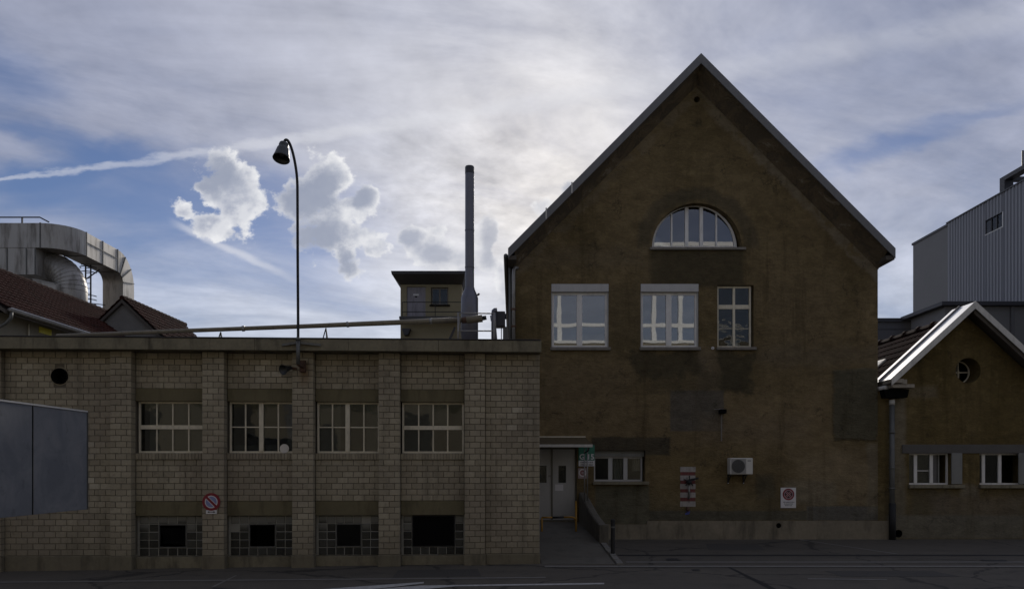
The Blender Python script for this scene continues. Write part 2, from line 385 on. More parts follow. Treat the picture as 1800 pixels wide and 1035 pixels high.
M['iron'] = simple('cast_iron_cover', (0.025, 0.023, 0.022), 0.7, var=0.4, scale=20, bmp=0.5)


def m_brick():
    m, g, b = mat('grey_sand_lime_brick')
    a = g.n('ShaderNodeAttribute', attribute_name='tint').outputs['Fac']
    p = pos(g); n1 = g.noise(p, 0.55, 5, 0.6, 0.4); n2 = g.noise(p, 26, 5, 0.65); n3 = g.noise(p, 7, 4, 0.6)
    c = g.mix(g.smooth(a, 0.0, 1.0), (0.285, 0.248, 0.172), (0.385, 0.337, 0.24))
    c = g.mix(g.smooth(a, 1.05, 1.6), c, (0.50, 0.45, 0.34))
    c = g.mix(g.mul(g.smooth(n1, 0.42, 0.68), 0.42), c, (0.19, 0.155, 0.12))
    c = g.mix(g.mul(g.smooth(n3, 0.55, 0.75), 0.35), c, (0.12, 0.105, 0.07))
    st = g.noise(g.vmul(p, (2.6, 2.6, 0.22)), 1.0, 6, 0.65)
    c = g.mix(g.mul(g.smooth(st, 0.50, 0.72), 0.55), c, (0.125, 0.108, 0.075))
    z = g.sep(p)[2]
    grime = g.mul(g.smooth(g.add(z, g.mul(g.sub(n1, 0.5), 1.2)), 1.1, 0.2), 0.4)
    c = g.mix(grime, c, (0.15, 0.13, 0.09))
    # rust run below the lamp bracket
    x = g.sep(p)[0]
    rx = PX(530, 17.0); dx = g.m('ABSOLUTE', g.sub(g.add(x, g.mul(g.sub(n3, 0.5), 0.12)), rx))
    run = g.mul(g.smooth(dx, 0.20, 0.02), g.mul(g.smooth(z, 4.05, 4.5), g.smooth(z, 4.78, 4.70)))
    c = g.mix(g.mul(run, 0.75), c, (0.16, 0.085, 0.03))
    c = g.scale(c, g.add(0.78, g.mul(n2, 0.44)))
    g.put(b.inputs['Base Color'], c); b.inputs['Roughness'].default_value = 0.9
    bump(g, b, g.add(g.mul(n2, 0.7), n3), 0.6, 0.006)
    return m
M['brick'] = m_brick()


def m_glass(name, tint=(0.75, 0.78, 0.76), wav=0.4, ior=1.75, scale=2.2):
    """window pane: fresnel mirror over tinted clear glass, slightly wavy like old float glass"""
    m = bpy.data.materials.new(name); m.use_nodes = True; nt = m.node_tree; nt.nodes.clear(); g = G(nt)
    n = g.noise(pos(g), scale, 2, 0.5); bn = g.n('ShaderNodeBump'); bn.inputs['Strength'].default_value = wav; bn.inputs['Distance'].default_value = 0.012
    g.put(bn.inputs['Height'], n)
    gl = g.n('ShaderNodeBsdfGlossy'); gl.inputs['Roughness'].default_value = 0.015; nt.links.new(bn.outputs[0], gl.inputs['Normal'])
    tr = g.n('ShaderNodeBsdfTransparent'); tr.inputs[0].default_value = tint+(1,)
    fr = g.n('ShaderNodeFresnel'); fr.inputs[0].default_value = ior
    ms = g.n('ShaderNodeMixShader'); nt.links.new(fr.outputs[0], ms.inputs[0]); nt.links.new(tr.outputs[0], ms.inputs[1]); nt.links.new(gl.outputs[0], ms.inputs[2])
    o = g.n('ShaderNodeOutputMaterial'); nt.links.new(ms.outputs[0], o.inputs[0])
    return m
M['glass'] = m_glass('window_glass', ior=1.5)
M['glass_old'] = m_glass('old_wavy_glass', wav=0.3, scale=2.2, ior=1.55)
M['glass_clean'] = m_glass('insulating_glass', tint=(0.5, 0.53, 0.53), wav=0.16, ior=2.9, scale=0.7)


def m_glassblock():
    m, g, b = mat('glass_block'); oi = g.n('ShaderNodeObjectInfo').outputs['Random']
    p = pos(g); n = g.noise(p, 30, 3, 0.6)
    c = g.mix(g.smooth(oi, 0.2, 0.95), (0.02, 0.021, 0.018), (0.055, 0.056, 0.048))
    zz = g.sep(p)[2]
    c = g.mix(g.smooth(g.add(zz, g.mul(oi, 0.25)), 0.95, 1.1), c, (0.15, 0.15, 0.13))
    c = g.mix(g.mul(g.smooth(n, 0.5, 0.8), 0.4), c, (0.10, 0.10, 0.085))
    g.put(b.inputs['Base Color'], c); b.inputs['Roughness'].default_value = 0.22
    bump(g, b, g.noise(p, 40, 1, 0.5), 0.25, 0.006)
    return m
M['gblock'] = m_glassblock()
M['roof_glass'] = simple('frosted_roof_glass', (0.10, 0.11, 0.125), 0.3, var=0.1)


def m_asphalt():
    m, g, b = mat('asphalt'); p = pos(g)
    n0 = g.noise(g.vmul(p, (0.5, 1.6, 1)), 0.45, 5, 0.6, 0.5); n1 = g.noise(p, 1.4, 6, 0.65, 0.6); n2 = g.noise(p, 60, 3, 0.7); n3 = g.noise(p, 9, 5, 0.6)
    c = g.mix(n0, (0.066, 0.058, 0.047), (0.122, 0.107, 0.085))
    c = g.mix(g.mul(g.smooth(n1, 0.5, 0.72), 0.5), c, (0.042, 0.038, 0.032))
    c = g.scale(c, g.add(0.65, g.add(g.mul(n2, 0.5), g.mul(n3, 0.2))))
    # tarred cracks
    vo = g.n('ShaderNodeTexVoronoi', feature='DISTANCE_TO_EDGE')
    wp = g.n('ShaderNodeVectorMath', operation='ADD'); g.put(wp.inputs[0], p)
    g.put(wp.inputs[1], g.vmul(g.noise(p, 1.3, 4, 0.6, color=True), (0.9, 0.9, 0)))
    g.put(vo.inputs['Vector'], wp.outputs[0]); vo.inputs['Scale'].default_value = 0.22
    c = g.mix(g.mul(g.smooth(vo.outputs['Distance'], 0.012, 0.003), 0.7), c, (0.018, 0.017, 0.016))
    g.put(b.inputs['Base Color'], c); b.inputs['Roughness'].default_value = 0.82; b.inputs['Specular IOR Level'].default_value = 0.35
    bump(g, b, g.add(n2, g.mul(n3, 0.6)), 0.7, 0.008)
    return m
M['asphalt'] = m_asphalt()


def m_tiles(nm, k):
    m, g, b = mat(nm); p = pos(g); a = g.n('ShaderNodeAttribute', attribute_name='tint').outputs['Fac']
    n = g.noise(p, 1.0, 6, 0.65, 0.5); n2 = g.noise(p, 12, 4, 0.6)
    c = g.mix(a, (0.070, 0.022, 0.014), (0.125, 0.044, 0.028))
    c = g.mix(g.mul(g.smooth(n, 0.5, 0.72), 0.55), c, (0.040, 0.034, 0.022))
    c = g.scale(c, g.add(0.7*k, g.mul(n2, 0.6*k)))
    g.put(b.inputs['Base Color'], c); b.inputs['Roughness'].default_value = 0.9; b.inputs['Specular IOR Level'].default_value = 0.15
    return m
M['tile'] = m_tiles('red_clay_tile', 0.5); M['tile_shaded'] = m_tiles('shaded_clay_tile', 0.32)  # second copy: same clay tile, backlit shade of the side-house roof put into its colour


def m_duct():
    m, g, b = mat('weathered_aluminium_cladding'); p = pos(g)
    n = g.noise(g.vmul(p, (1, 1, 0.16)), 3.2, 6, 0.65); n2 = g.noise(p, 0.7, 4, 0.5)
    c = g.mix(g.smooth(n, 0.45, 0.72), (0.40, 0.375, 0.335), (0.16, 0.142, 0.115))
    c = g.mix(g.mul(n2, 0.4), c, (0.27, 0.26, 0.25))
    g.put(b.inputs['Base Color'], c); b.inputs['Metallic'].default_value = 0.6
    g.put(b.inputs['Roughness'], g.add(0.36, g.mul(n, 0.25)))
    return m
M['duct'] = m_duct()


def m_corr():
    m, g, b = mat('blue_grey_sheet_cladding'); p = pos(g)
    n = g.noise(g.vmul(p, (1, 1, 0.1)), 2.0, 5, 0.6); n2 = g.noise(p, 0.25, 3, 0.5)
    c = g.scale((0.235, 0.24, 0.26), g.add(0.85, g.add(g.mul(n, 0.2), g.mul(n2, 0.12))))
    g.put(b.inputs['Base Color'], c); b.inputs['Metallic'].default_value = 0.0; b.inputs['Roughness'].default_value = 0.6
    return m
M['corr'] = m_corr()


def m_panel():
    m, g, b = mat('blue_grey_sheet_panel'); p = pos(g)
    n = g.noise(p, 1.6, 7, 0.65, 0.6); n2 = g.noise(p, 7, 4, 0.6, 0.4)
    c = g.mix(g.smooth(n, 0.35, 0.7), (0.175, 0.185, 0.205), (0.25, 0.256, 0.268))
    c = g.mix(g.mul(g.smooth(n2, 0.58, 0.72), 0.5), c, (0.115, 0.12, 0.13))
    g.put(b.inputs['Base Color'], c); b.inputs['Roughness'].default_value = 0.55; b.inputs['Metallic'].default_value = 0.2
    bump(g, b, n2, 0.15, 0.004)
    return m
M['panel'] = m_panel()


YG = 23.5                                           # gable front plane
def m_stucco(name, base, base2, patches, relief=1.0, cove_line=None):
    """aged rough-cast: tone drift, trowel relief and repair patches or stains with their own outlines (photo pixels on the front plane)"""
    m, g, b = mat(name); p = pos(g); x, y, z = g.sep(p)[:]
    n0 = g.noise(g.vmul(p, (0.7, 0.7, 0.5)), 0.38, 6, 0.6, 0.6); n1 = g.noise(p, 1.7, 7, 0.68, 0.5)
    n2 = g.noise(g.vmul(p, (1, 1, 2.4)), 9, 6, 0.65, 0.3); n3 = g.noise(p, 45, 4, 0.7)
    nw = g.sep(g.noise(p, 1.6, 8, 0.68, 0.3, color=True))
    c = g.mix(g.smooth(n0, 0.38, 0.62), base, base2)
    c = g.mix(g.mul(g.smooth(n1, 0.52, 0.74), 0.5), c, tuple(k*0.55 for k in base))
    c = g.mix(g.mul(g.smooth(n1, 0.46, 0.28), 0.6), c, tuple(min(1, k*1.45) for k in base2))
    rel = 1.0; relief_m = None
    for pa in patches:
        x0, x1, y0, y1, colr, amt, soft, wobble = pa[:8]
        X0, X1 = PX(x0, YG), PX(x1, YG); Z0, Z1 = PZ(y1, YG), PZ(y0, YG)
        xx = g.add(x, g.mul(g.sub(nw[0], 0.5), wobble)); zz = g.add(z, g.mul(g.sub(nw[1], 0.5), wobble))
        dx = g.sub(g.m('ABSOLUTE', g.sub(xx, (X0+X1)/2)), (X1-X0)/2); dz = g.sub(g.m('ABSOLUTE', g.sub(zz, (Z0+Z1)/2)), (Z1-Z0)/2)
        d = g.mx(dx, dz); msk = g.smooth(d, soft*0.5, -soft*0.5)
        c = g.mix(g.mul(msk, amt), c, colr)
        if len(pa) > 8 and pa[8] == 'rough': relief_m = msk
    if cove_line:                                   # flaking, paler render in an uneven strip below the raking cove
        ax, az, sl_, wid = cove_line
        dd = g.sub(g.sub(az, g.mul(g.m('ABSOLUTE', g.sub(x, ax)), sl_)), z)
        dd = g.add(dd, g.mul(g.sub(nw[0], 0.5), 0.9))
        ms = g.mul(g.smooth(dd, wid, wid*0.75), g.smooth(n1, 0.40, 0.52, 0.1, 1.0))
        right = g.smooth(x, ax-0.2, ax+2.5, 0.45, 1.0)
        c = g.mix(g.mul(g.mul(ms, 0.75), right), c, (0.20, 0.165, 0.115))
        arch_r = g.m('SQRT', g.add(g.m('POWER', g.sub(x, PX(1225, YG)), 2.0), g.m('POWER', g.mx(g.sub(z, PZ(436, YG)), 0.0), 2.0)))
        halo = g.smooth(g.m('ABSOLUTE', g.sub(g.add(arch_r, g.mul(g.sub(nw[1], 0.5), 0.5)), 1.72)), 0.32, 0.12)
        halo = g.mul(halo, g.smooth(z, PZ(445, YG), PZ(425, YG)))
        c = g.mix(g.mul(halo, 0.6), c, (0.060, 0.052, 0.035))
    st = g.noise(g.vmul(p, (3.0, 3.0, 0.24)), 1.0, 6, 0.66)
    c = g.mix(g.mul(g.smooth(st, 0.52, 0.74), 0.5), c, tuple(k*0.5 for k in base))
    vo = g.n('ShaderNodeTexVoronoi', feature='DISTANCE_TO_EDGE'); wv = g.n('ShaderNodeVectorMath', operation='ADD'); g.put(wv.inputs[0], p)
    g.put(wv.inputs[1], g.vmul(g.noise(p, 1.8, 5, 0.65, color=True), (1.6, 0, 1.6))); g.put(vo.inputs['Vector'], g.vmul(wv.outputs[0], (1, 0, 0.6))); vo.inputs['Scale'].default_value = 0.42
    c = g.mix(g.mul(g.mul(g.smooth(vo.outputs['Distance'], 0.012, 0.003), g.smooth(n1, 0.45, 0.6)), 0.55), c, (0.035, 0.028, 0.018))
    damp = g.smooth(g.add(z, g.mul(g.sub(n0, 0.5), 1.6)), 1.9, 0.5)
    c = g.mix(g.mul(damp, 0.25), c, (0.12, 0.115, 0.085))
    nm = g.noise(g.vmul(p, (1, 1, 2.0)), 2.4, 8, 0.7, 0.4)
    c = g.scale(c, g.m('MULTIPLY', g.add(0.45, g.add(g.mul(n2, 0.75), g.mul(n3, 0.35))), g.smooth(nm, 0.28, 0.72, 0.86, 1.28)))
    g.put(b.inputs['Base Color'], c); b.inputs['Roughness'].default_value = 0.95; b.inputs['Specular IOR Level'].default_value = 0.2
    hgt = g.add(g.mul(n2, 1.0), g.mul(n3, 0.35))
    if relief_m is not None: hgt = g.mul(hgt, g.add(1.0, g.mul(relief_m, 4.0)))
    bump(g, b, hgt, 0.9*relief, 0.03)
    return m

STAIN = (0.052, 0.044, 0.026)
M['stucco'] = m_stucco('brown_rough_cast', (0.104, 0.076, 0.034), (0.160, 0.118, 0.059), [
    (950, 1460, 690, 790, (0.215, 0.158, 0.085), .5, 1.4, 2.2), (1140, 1330, 800, 895, (0.205, 0.150, 0.070), .55, 1.0, 1.6), (1330, 1470, 770, 850, (0.16, 0.12, 0.062), .4, 1.2, 1.8), (1400, 1535, 800, 890, (0.25, 0.195, 0.118), .5, 0.8, 1.6), (950, 1110, 630, 700, (0.175, 0.130, 0.075), .4, 1.2, 1.8), (1330, 1460, 500, 640, (0.15, 0.112, 0.062), .45, 1.4, 2.2),
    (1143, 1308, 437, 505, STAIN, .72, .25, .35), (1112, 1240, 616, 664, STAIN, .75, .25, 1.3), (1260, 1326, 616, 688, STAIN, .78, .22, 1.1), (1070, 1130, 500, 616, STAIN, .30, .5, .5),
    (1228, 1262, 610, 690, (0.16, 0.125, 0.08), .5, .3, .7), (905, 1140, 435, 470, (0.15, 0.118, 0.075), .35, .5, .8),
    (1178, 1272, 686, 757, (0.092, 0.082, 0.066), .85, .08, .12), (1466, 1542, 650, 773, (0.135, 0.122, 0.078), .8, .12, .42, 'rough'),
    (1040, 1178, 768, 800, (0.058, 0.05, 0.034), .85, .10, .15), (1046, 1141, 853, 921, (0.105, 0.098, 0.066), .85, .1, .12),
    (1330, 1545, 610, 640, (0.13, 0.105, 0.07), .4, .4, .8), (1380, 1470, 845, 888, (0.20, 0.17, 0.115), .55, .3, .7), (1230, 1420, 735, 775, (0.155, 0.118, 0.072), .5, .6, .9),
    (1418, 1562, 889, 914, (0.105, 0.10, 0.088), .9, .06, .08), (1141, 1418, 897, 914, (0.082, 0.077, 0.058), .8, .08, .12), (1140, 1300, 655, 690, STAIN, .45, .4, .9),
    (1330, 1362, 835, 875, (0.062, 0.058, 0.04), .6, .2, .3), (1525, 1545, 780, 900, (0.19, 0.165, 0.115), .5, .15, .3)],
    cove_line=(PX(1223, YG), PZ(120, YG), 1.0, 1.15))
M['stucco2'] = m_stucco('ochre_rough_cast', (0.105, 0.076, 0.028), (0.150, 0.110, 0.048), [
    (1565, 1592, 690, 915, (0.21, 0.185, 0.135), .6, .2, .35), (1600, 1670, 862, 905, (0.07, 0.062, 0.042), .5, .3, .6), (1690, 1722, 850, 872, (0.22, 0.19, 0.14), .55, .2, .4),
    (1640, 1800, 870, 915, (0.15, 0.118, 0.085), .6, .4, .6), (1600, 1650, 680, 700, (0.2, 0.17, 0.12), .4, .2, .5), (1560, 1800, 905, 946, (0.16, 0.145, 0.11), .8, .12, .1)])


# ------------------------------------------------------------------ the ground
def ground_z(x): return 0.0086*min(0.0, x-0.7)
def sheet(name, x0, x1, y0, y1, dz, m, parent=None, nx=2):
    bm = BM(); xs = sorted({x0, x1} | ({0.7} if x0 < 0.7 < x1 else set()) | ({-30.0} if x0 < -30 < x1 else set()))
    a = [bm.verts.new((x, y0, ground_z(max(x, -30))+dz)) for x in xs]; b_ = [bm.verts.new((x, y1, ground_z(max(x, -30))+dz)) for x in xs]
    for i in range(len(xs)-1): bm.faces.new((a[i], a[i+1], b_[i+1], b_[i]))
    return obj(name, bm, m, parent)
ground = structure(sheet('ground', -1500, 1500, 19.0, 3000, 0.0, M['asphalt'])); ground['label'] = 'asphalt pavement and yard running up to the buildings'
road = structure(sheet('road', -1500, 1500, -400, 19.0, 0.0, M['asphalt'])); road['label'] = 'dark asphalt street in front of the buildings'
YS = H*F/(975-HY)
def strip(name, x0, x1, ya, yb, m, dz=0.004, parent=None, label=None):
    """flat strip between photo rows ya (far) and yb (near)"""
    Ya, Yb = H*F/(ya-HY), H*F/(yb-HY)
    o = sheet(name, x0, x1, Yb, Ya, dz, m, parent)
    if label: o['label'] = label
    return o
strip('drain_slot', 2.75, 40, 974.3, 976.6, M['slot'], 0.004, ground, 'dark slot drain along the pavement')
strip('edging_stone', 2.75, 40, 986.6, 988.4, M['stone'], 0.008, road)
strip('edging_stone', 0.75, 40, 994.2, 996.8, M['stone'], 0.012, road)
strip('edging_stone', -30, 0.7, 1013.8, 1015.6, M['stone'], 0.008, road)
def quad(name, pts, m, dz, parent, label=None):
    bm = BM(); vs = []
    for px, py in pts:
        Y = H*F/(py-HY); X = PX(px, Y)
        vs.append(bm.verts.new((X, Y, ground_z(X)+dz)))
    bm.faces.new(vs); o = obj(name, bm, m, parent)
    if label: o['label'] = label
    return o
quad('road_marking', [(530, 1034), (745, 1020.5), (745, 1023), (640, 1034)], M['paint'], 0.006, road, 'worn white slanting lane line')
quad('road_marking', [(640, 1034.5), (740, 1027), (1062, 1024.2), (1062, 1026.8), (800, 1029), (735, 1034.5)], M['paint'], 0.009, road, 'worn white long lane line')
quad('road_marking', [(1420, 1016), (1560, 1017.6), (1558, 1019.2), (1420, 1017.6)], M['stone'], 0.006, road)
quad('crack_seal', [(1278, 996), (1284, 996), (1368, 1036), (1354, 1036)], M['slot'], 0.003, road)
quad('crack_seal', [(414, 1006), (417, 1006), (377, 1026), (371, 1026)], M['stone'], 0.005, road)
M['patch'] = simple('newer_asphalt', (0.052, 0.047, 0.04), 0.85, var=0.3, scale=5, bmp=0.5)
quad('asphalt_patch', [(700, 999), (840, 998.5), (846, 1011), (690, 1012)], M['patch'], 0.004, road)
quad('asphalt_patch', [(1450, 1003), (1640, 1003), (1690, 1013), (1480, 1013)], M['patch'], 0.004, road)
quad('asphalt_patch', [(1240, 955), (1330, 955), (1345, 966), (1245, 966)], M['patch'], 0.004, ground)
quad('crack_seal', [(1395, 946.5), (1400, 946.5), (1580, 973), (1573, 973)], M['stone'], 0.005, ground)
quad('drain_cover', [(1170, 981), (1190, 981), (1198, 985), (1172, 985)], M['iron'], 0.007, road)
quad('drain_cover', [(1215, 1000), (1229, 1000), (1231, 1003), (1217, 1003)], M['iron'], 0.007, road)
quad('drain_cover', [(1722, 983.5), (1768, 984), (1772, 987), (1730, 986)], M['iron'], 0.014, road)
quad('drain_cover', [(374, 1027), (415, 1030), (425, 1036), (374, 1036)], M['iron'], 0.007, road)

# ------------------------------------------------------------------ brick annex
TH = R(2.5); YB = 17.49; OX = PX(950, YB)
EX = Vector((math.cos(TH), math.sin(TH))); EY = Vector((-math.sin(TH), math.cos(TH))); OO = Vector((OX, YB))
def bt(px, dy): return (dy+OO.dot(EY))/((px-CX)/F*EY.x+EY.y)
def bu(px, dy=0.0): t = bt(px, dy); return (Vector(((px-CX)/F*t, t))-OO).dot(EX)
def bz(py, px=880, dy=0.0): return H-(py-HY)/F*bt(px, dy)
annex = thing('brick_annex', 'long low flat-roofed annex of grey bricks with piers and glass blocks', 'building', (OX, YB, 0), TH, local=True)
CZ0, CP, NC, BW = 0.245, 0.1388, 34, 0.253          # first course, course pitch, courses, brick pitch
def cz(k): return CZ0+CP*k
PIERS = [(-45, 2), (193, 231), (355, 394), (513, 551), (665, 703), (816, 853)]
UP = [(bu(a), bu(b)) for a, b in PIERS]
DL, DB, DE = 0.13, 0.22, 0.10                       # recess of the left field, the window bays and the right field
UEND = bu(949, DE)
bricks = []                                          # (u0, u1, k, y front, depth, tint)
HOLE = (bu(105, DL), bz(661, 105, DL), 0.185)
def lay(u0, u1, ks, y, depth, first_half=0, ends_half=None):
    for k in ks:
        u = u0; first = True
        while u < u1-0.03:
            w = BW
            if first and (k+first_half) % 2: w = BW/2
            e = min(u+w, u1)
            if u1-e < 0.05: e = u1
            z = cz(k)+CP/2; c = (u+e)/2
            t = min(1.0, max(0.0, random.gauss(0.5, 0.24))); segs = [(u, e)]
            dz = max(0.0, abs(z-HOLE[1])-CP/2)
            if y == DL and dz < HOLE[2]:                  # bricks cut round the vent opening
                h = math.sqrt(HOLE[2]**2-dz*dz)-0.004; segs = [(u, min(e, HOLE[0]-h)), (max(u, HOLE[0]+h), e)]
            for p, q in segs:
                if q-p > 0.025: bricks.append([p, q, k, y, depth, t])
            u = e; first = False
lay(UP[0][1], UP[1][0], range(NC), DL, 0.07)
lay(UP[5][1], UEND, range(NC), DE, 0.07, 1)
for i, (a, b) in enumerate(UP): lay(a, b, range(NC), 0.0, 0.215, i)
BAYS = [(UP[i][1], UP[i+1][0]) for i in range(1, 5)]
for i, (a, b) in enumerate(BAYS):
    lay(a, b, range(9, 16), DB, 0.07, i); lay(a, b, range(28, NC), DB, 0.07, i+1)
PALE = [(155, 180, 772, 812), (150, 188, 834, 856), (445, 512, 634, 678), (898, 928, 712, 760), (30, 52, 622, 650)]
for q in bricks:
    uc, zc_ = (q[0]+q[1])/2, cz(q[2])+CP/2
    wp = OO+EX*uc+EY*q[3]; px = CX+F*wp.x/wp.y; py = HY-(zc_-H)*F/wp.y
    q += [px, py]
    for x0, x1, y0, y1 in PALE:
        if x0 < px < x1 and y0 < py < y1 and random.random() < 0.75: q[5] = random.uniform(1.15, 1.6)
def brick_bm(bm, u0, u1, z0, z1, y, d, lay_=None, t=0.5):
    gq = 0.0068; c = 0.004
    x0, x1, a, b = u0+gq, u1-gq, z0+gq, z1-gq
    v = []
    for (yy, i) in ((y, c), (y+c, 0.0), (y+d, 0.0)):
        v.append([bm.verts.new(q) for q in ((x0+i, yy, a+i), (x1-i, yy, a+i), (x1-i, yy, b-i), (x0+i, yy, b-i))])
    bm.faces.new(v[0])
    for r_, s in zip(v, v[1:]):
        for k in range(4): bm.faces.new((r_[k], s[k], s[(k+1) % 4], r_[(k+1) % 4]))
    if lay_ is not None:
        for r_ in v:
            for q in r_: q[lay_] = t
def area(q):
    hid = q[6] < 3 or (q[6] < 158 and 700+q[6]*0.14 < q[7] < 906-q[6]*0.08)
    return 0.0 if hid else (q[1]-q[0])/ (OO+EX*q[0]).y
order = sorted(range(len(bricks)), key=lambda i: -area(bricks[i]))
solo = set(order[:300])
cache = {}
def brick_mesh(w, d, t):
    key = (round(w, 3), d, round(t*10))
    if key not in cache:
        bm = BM(); L = bm.verts.layers.float.new('tint'); brick_bm(bm, -w/2, w/2, 0, CP, 0.0, d, L, t)
        me = bpy.data.meshes.new('brick'); bmesh.ops.recalc_face_normals(bm, faces=bm.faces); bm.to_mesh(me); bm.free(); me.materials.append(M['brick']); cache[key] = me
    return cache[key]
bmr = BM(); L = bmr.verts.layers.float.new('tint')
for i, (u0, u1, k, y, d, t, px, py) in enumerate(bricks):
    j = random.uniform(-0.004, 0.003)
    if i in solo:
        o = link('brick', brick_mesh(u1-u0, d, t), None, annex); o.location = ((u0+u1)/2, y+j, cz(k))
    else: brick_bm(bmr, u0, u1, cz(k), cz(k+1), y+j, d, L, t)
o = obj('brick_courses', bmr, M['brick'], annex); o['kind'] = 'stuff'
# core walls behind the bricks (mortar), leaving the window openings free
core = BM(); ZT = cz(NC); e = 0.014; UL = -22.0
hx, hz, hr = HOLE; hr *= 0.92
box(core, UP[0][1]-0.02, hx-hr, DL+e, DL+0.3, 0.0, ZT+0.02); box(core, hx+hr, UP[1][0]+0.02, DL+e, DL+0.3, 0.0, ZT+0.02); box(core, hx-hr, hx+hr, DL+e, DL+0.3, 0.0, hz-hr); box(core, hx-hr, hx+hr, DL+e, DL+0.3, hz+hr, ZT+0.02)
box(core, UP[5][1]-0.02, UEND-e, DE+e, DE+0.3, 0.0, ZT+0.02)
box(core, UEND-0.3, UEND-e, DE+0.3, 5.0, 0.0, ZT+0.02)
box(core, UL, UP[0][0], 0.0, 0.3, -0.2, ZT+0.02)
for a, b in UP: box(core, a+e, b-e, e, DB+0.3, 0.0, ZT+0.018)
ZL0, ZL1 = 3.836, cz(28)                             # upper lintel
ZS0, ZS1 = cz(16), 2.628                             # soldier sill
ZM0, ZM1 = 1.155, cz(9)                              # lower lintel
ZG0 = 0.205                                          # foot of the glass blocks
for a, b in BAYS:
    box(core, a-0.01, b+0.01, DB+e, DB+0.3, ZL1, ZT+0.016); box(core, a-0.01, b+0.01, DB+e, DB+0.3, ZM1, ZS0)
obj('mortar_core', core, M['mortar'], annex)
# room behind: floor slab, back wall, ceiling
rm = BM(); box(rm, UL, UEND-0.31, 4.9, 5.1, -0.2, ZT); box(rm, UL, UEND-0.31, DB+0.32, 4.9, ZT-0.12, ZT-0.02); box(rm, UL, UEND-0.31, DB+0.32, 4.9, 1.16, 1.36)
for a, b in UP[1:5]: box(rm, (a+b)/2-0.05, (a+b)/2+0.05, DB+0.31, 3.2, -0.1, ZT-0.13)
obj('interior', rm, M['room'], annex)
bm = boxm(UL, UEND, 0.05, 5.2, ZT+0.03, ZT+0.24); obj('flat_roof', bm, M['coping'], annex)
# plinths
for i, (a, b) in enumerate(UP): obj('plinth', boxm(a-0.012, b+0.012, -0.02, DB+0.1, -0.3, CZ0-0.004, bev=0.012), M['plinth'], annex)
obj('plinth', boxm(UP[5][1]+0.013, UEND+0.01, DE-0.025, DE+0.2, -0.3, CZ0-0.004, bev=0.012), M['plinth'], annex)
obj('plinth', boxm(UP[0][1]+0.013, UP[1][0]-0.013, DL-0.03, DL+0.2, -0.3, CZ0-0.004, bev=0.012), M['plinth'], annex)
for a, b in BAYS: obj('plinth', boxm(a+0.013, b-0.013, DB-0.01, DB+0.3, -0.3, ZG0-0.01, bev=0.008), M['concrete'], annex)
# cornice in cast lengths
cu = [UL]+[bu(p, -0.3) for p in (58, 262, 447, 612, 771)]+[bu(952, -0.3)]
for a, b in zip(cu, cu[1:]):
    bm = BM(); prism(bm, [(a+0.004, -0.30, 4.965), (a+0.004, -0.30, 5.215), (a+0.004, -0.27, 5.235), (a+0.004, 0.5, 5.24), (a+0.004, 0.5, 4.985), (a+0.004, -0.26, 4.985), (a+0.004, -0.27, 4.965)], (b-a-0.008, 0, 0))
    obj('cornice', bm, M['concrete'], annex)
obj('roof_edge_strip', boxm(UL, cu[-1]-0.02, -0.312, 0.2, 5.243, 5.256), M['coping'], annex)
# lintels, sills
for a, b in BAYS:
    obj('lintel', boxm(a+0.003, b-0.003, DB-0.012, DB+0.3, ZL0, ZL1-0.004, bev=0.006), M['lintel'], annex)
    obj('lintel', boxm(a+0.003, b-0.003, DB-0.012, DB+0.3, ZM0, ZM1-0.004, bev=0.006), M['lintel'], annex)
    sb = BM(); L = sb.verts.layers.float.new('tint'); n = 21
    for k in range(n):
        x0 = a+(b-a)*k/n; x1 = a+(b-a)*(k+1)/n
        brick_bm(sb, x0-0.003, x1+0.003, ZS0+0.002, ZS1-0.006, DB-0.035+random.uniform(-.003, .003), 0.28, L, random.uniform(0, .7))
    obj('brick_sill', sb, M['brick'], annex)
    box_ = boxm(a+0.002, b-0.002, DB-0.02, DB+0.2, ZS0+0.001, ZS1-0.012); obj('sill_mortar', box_, M['mortar'], annex)


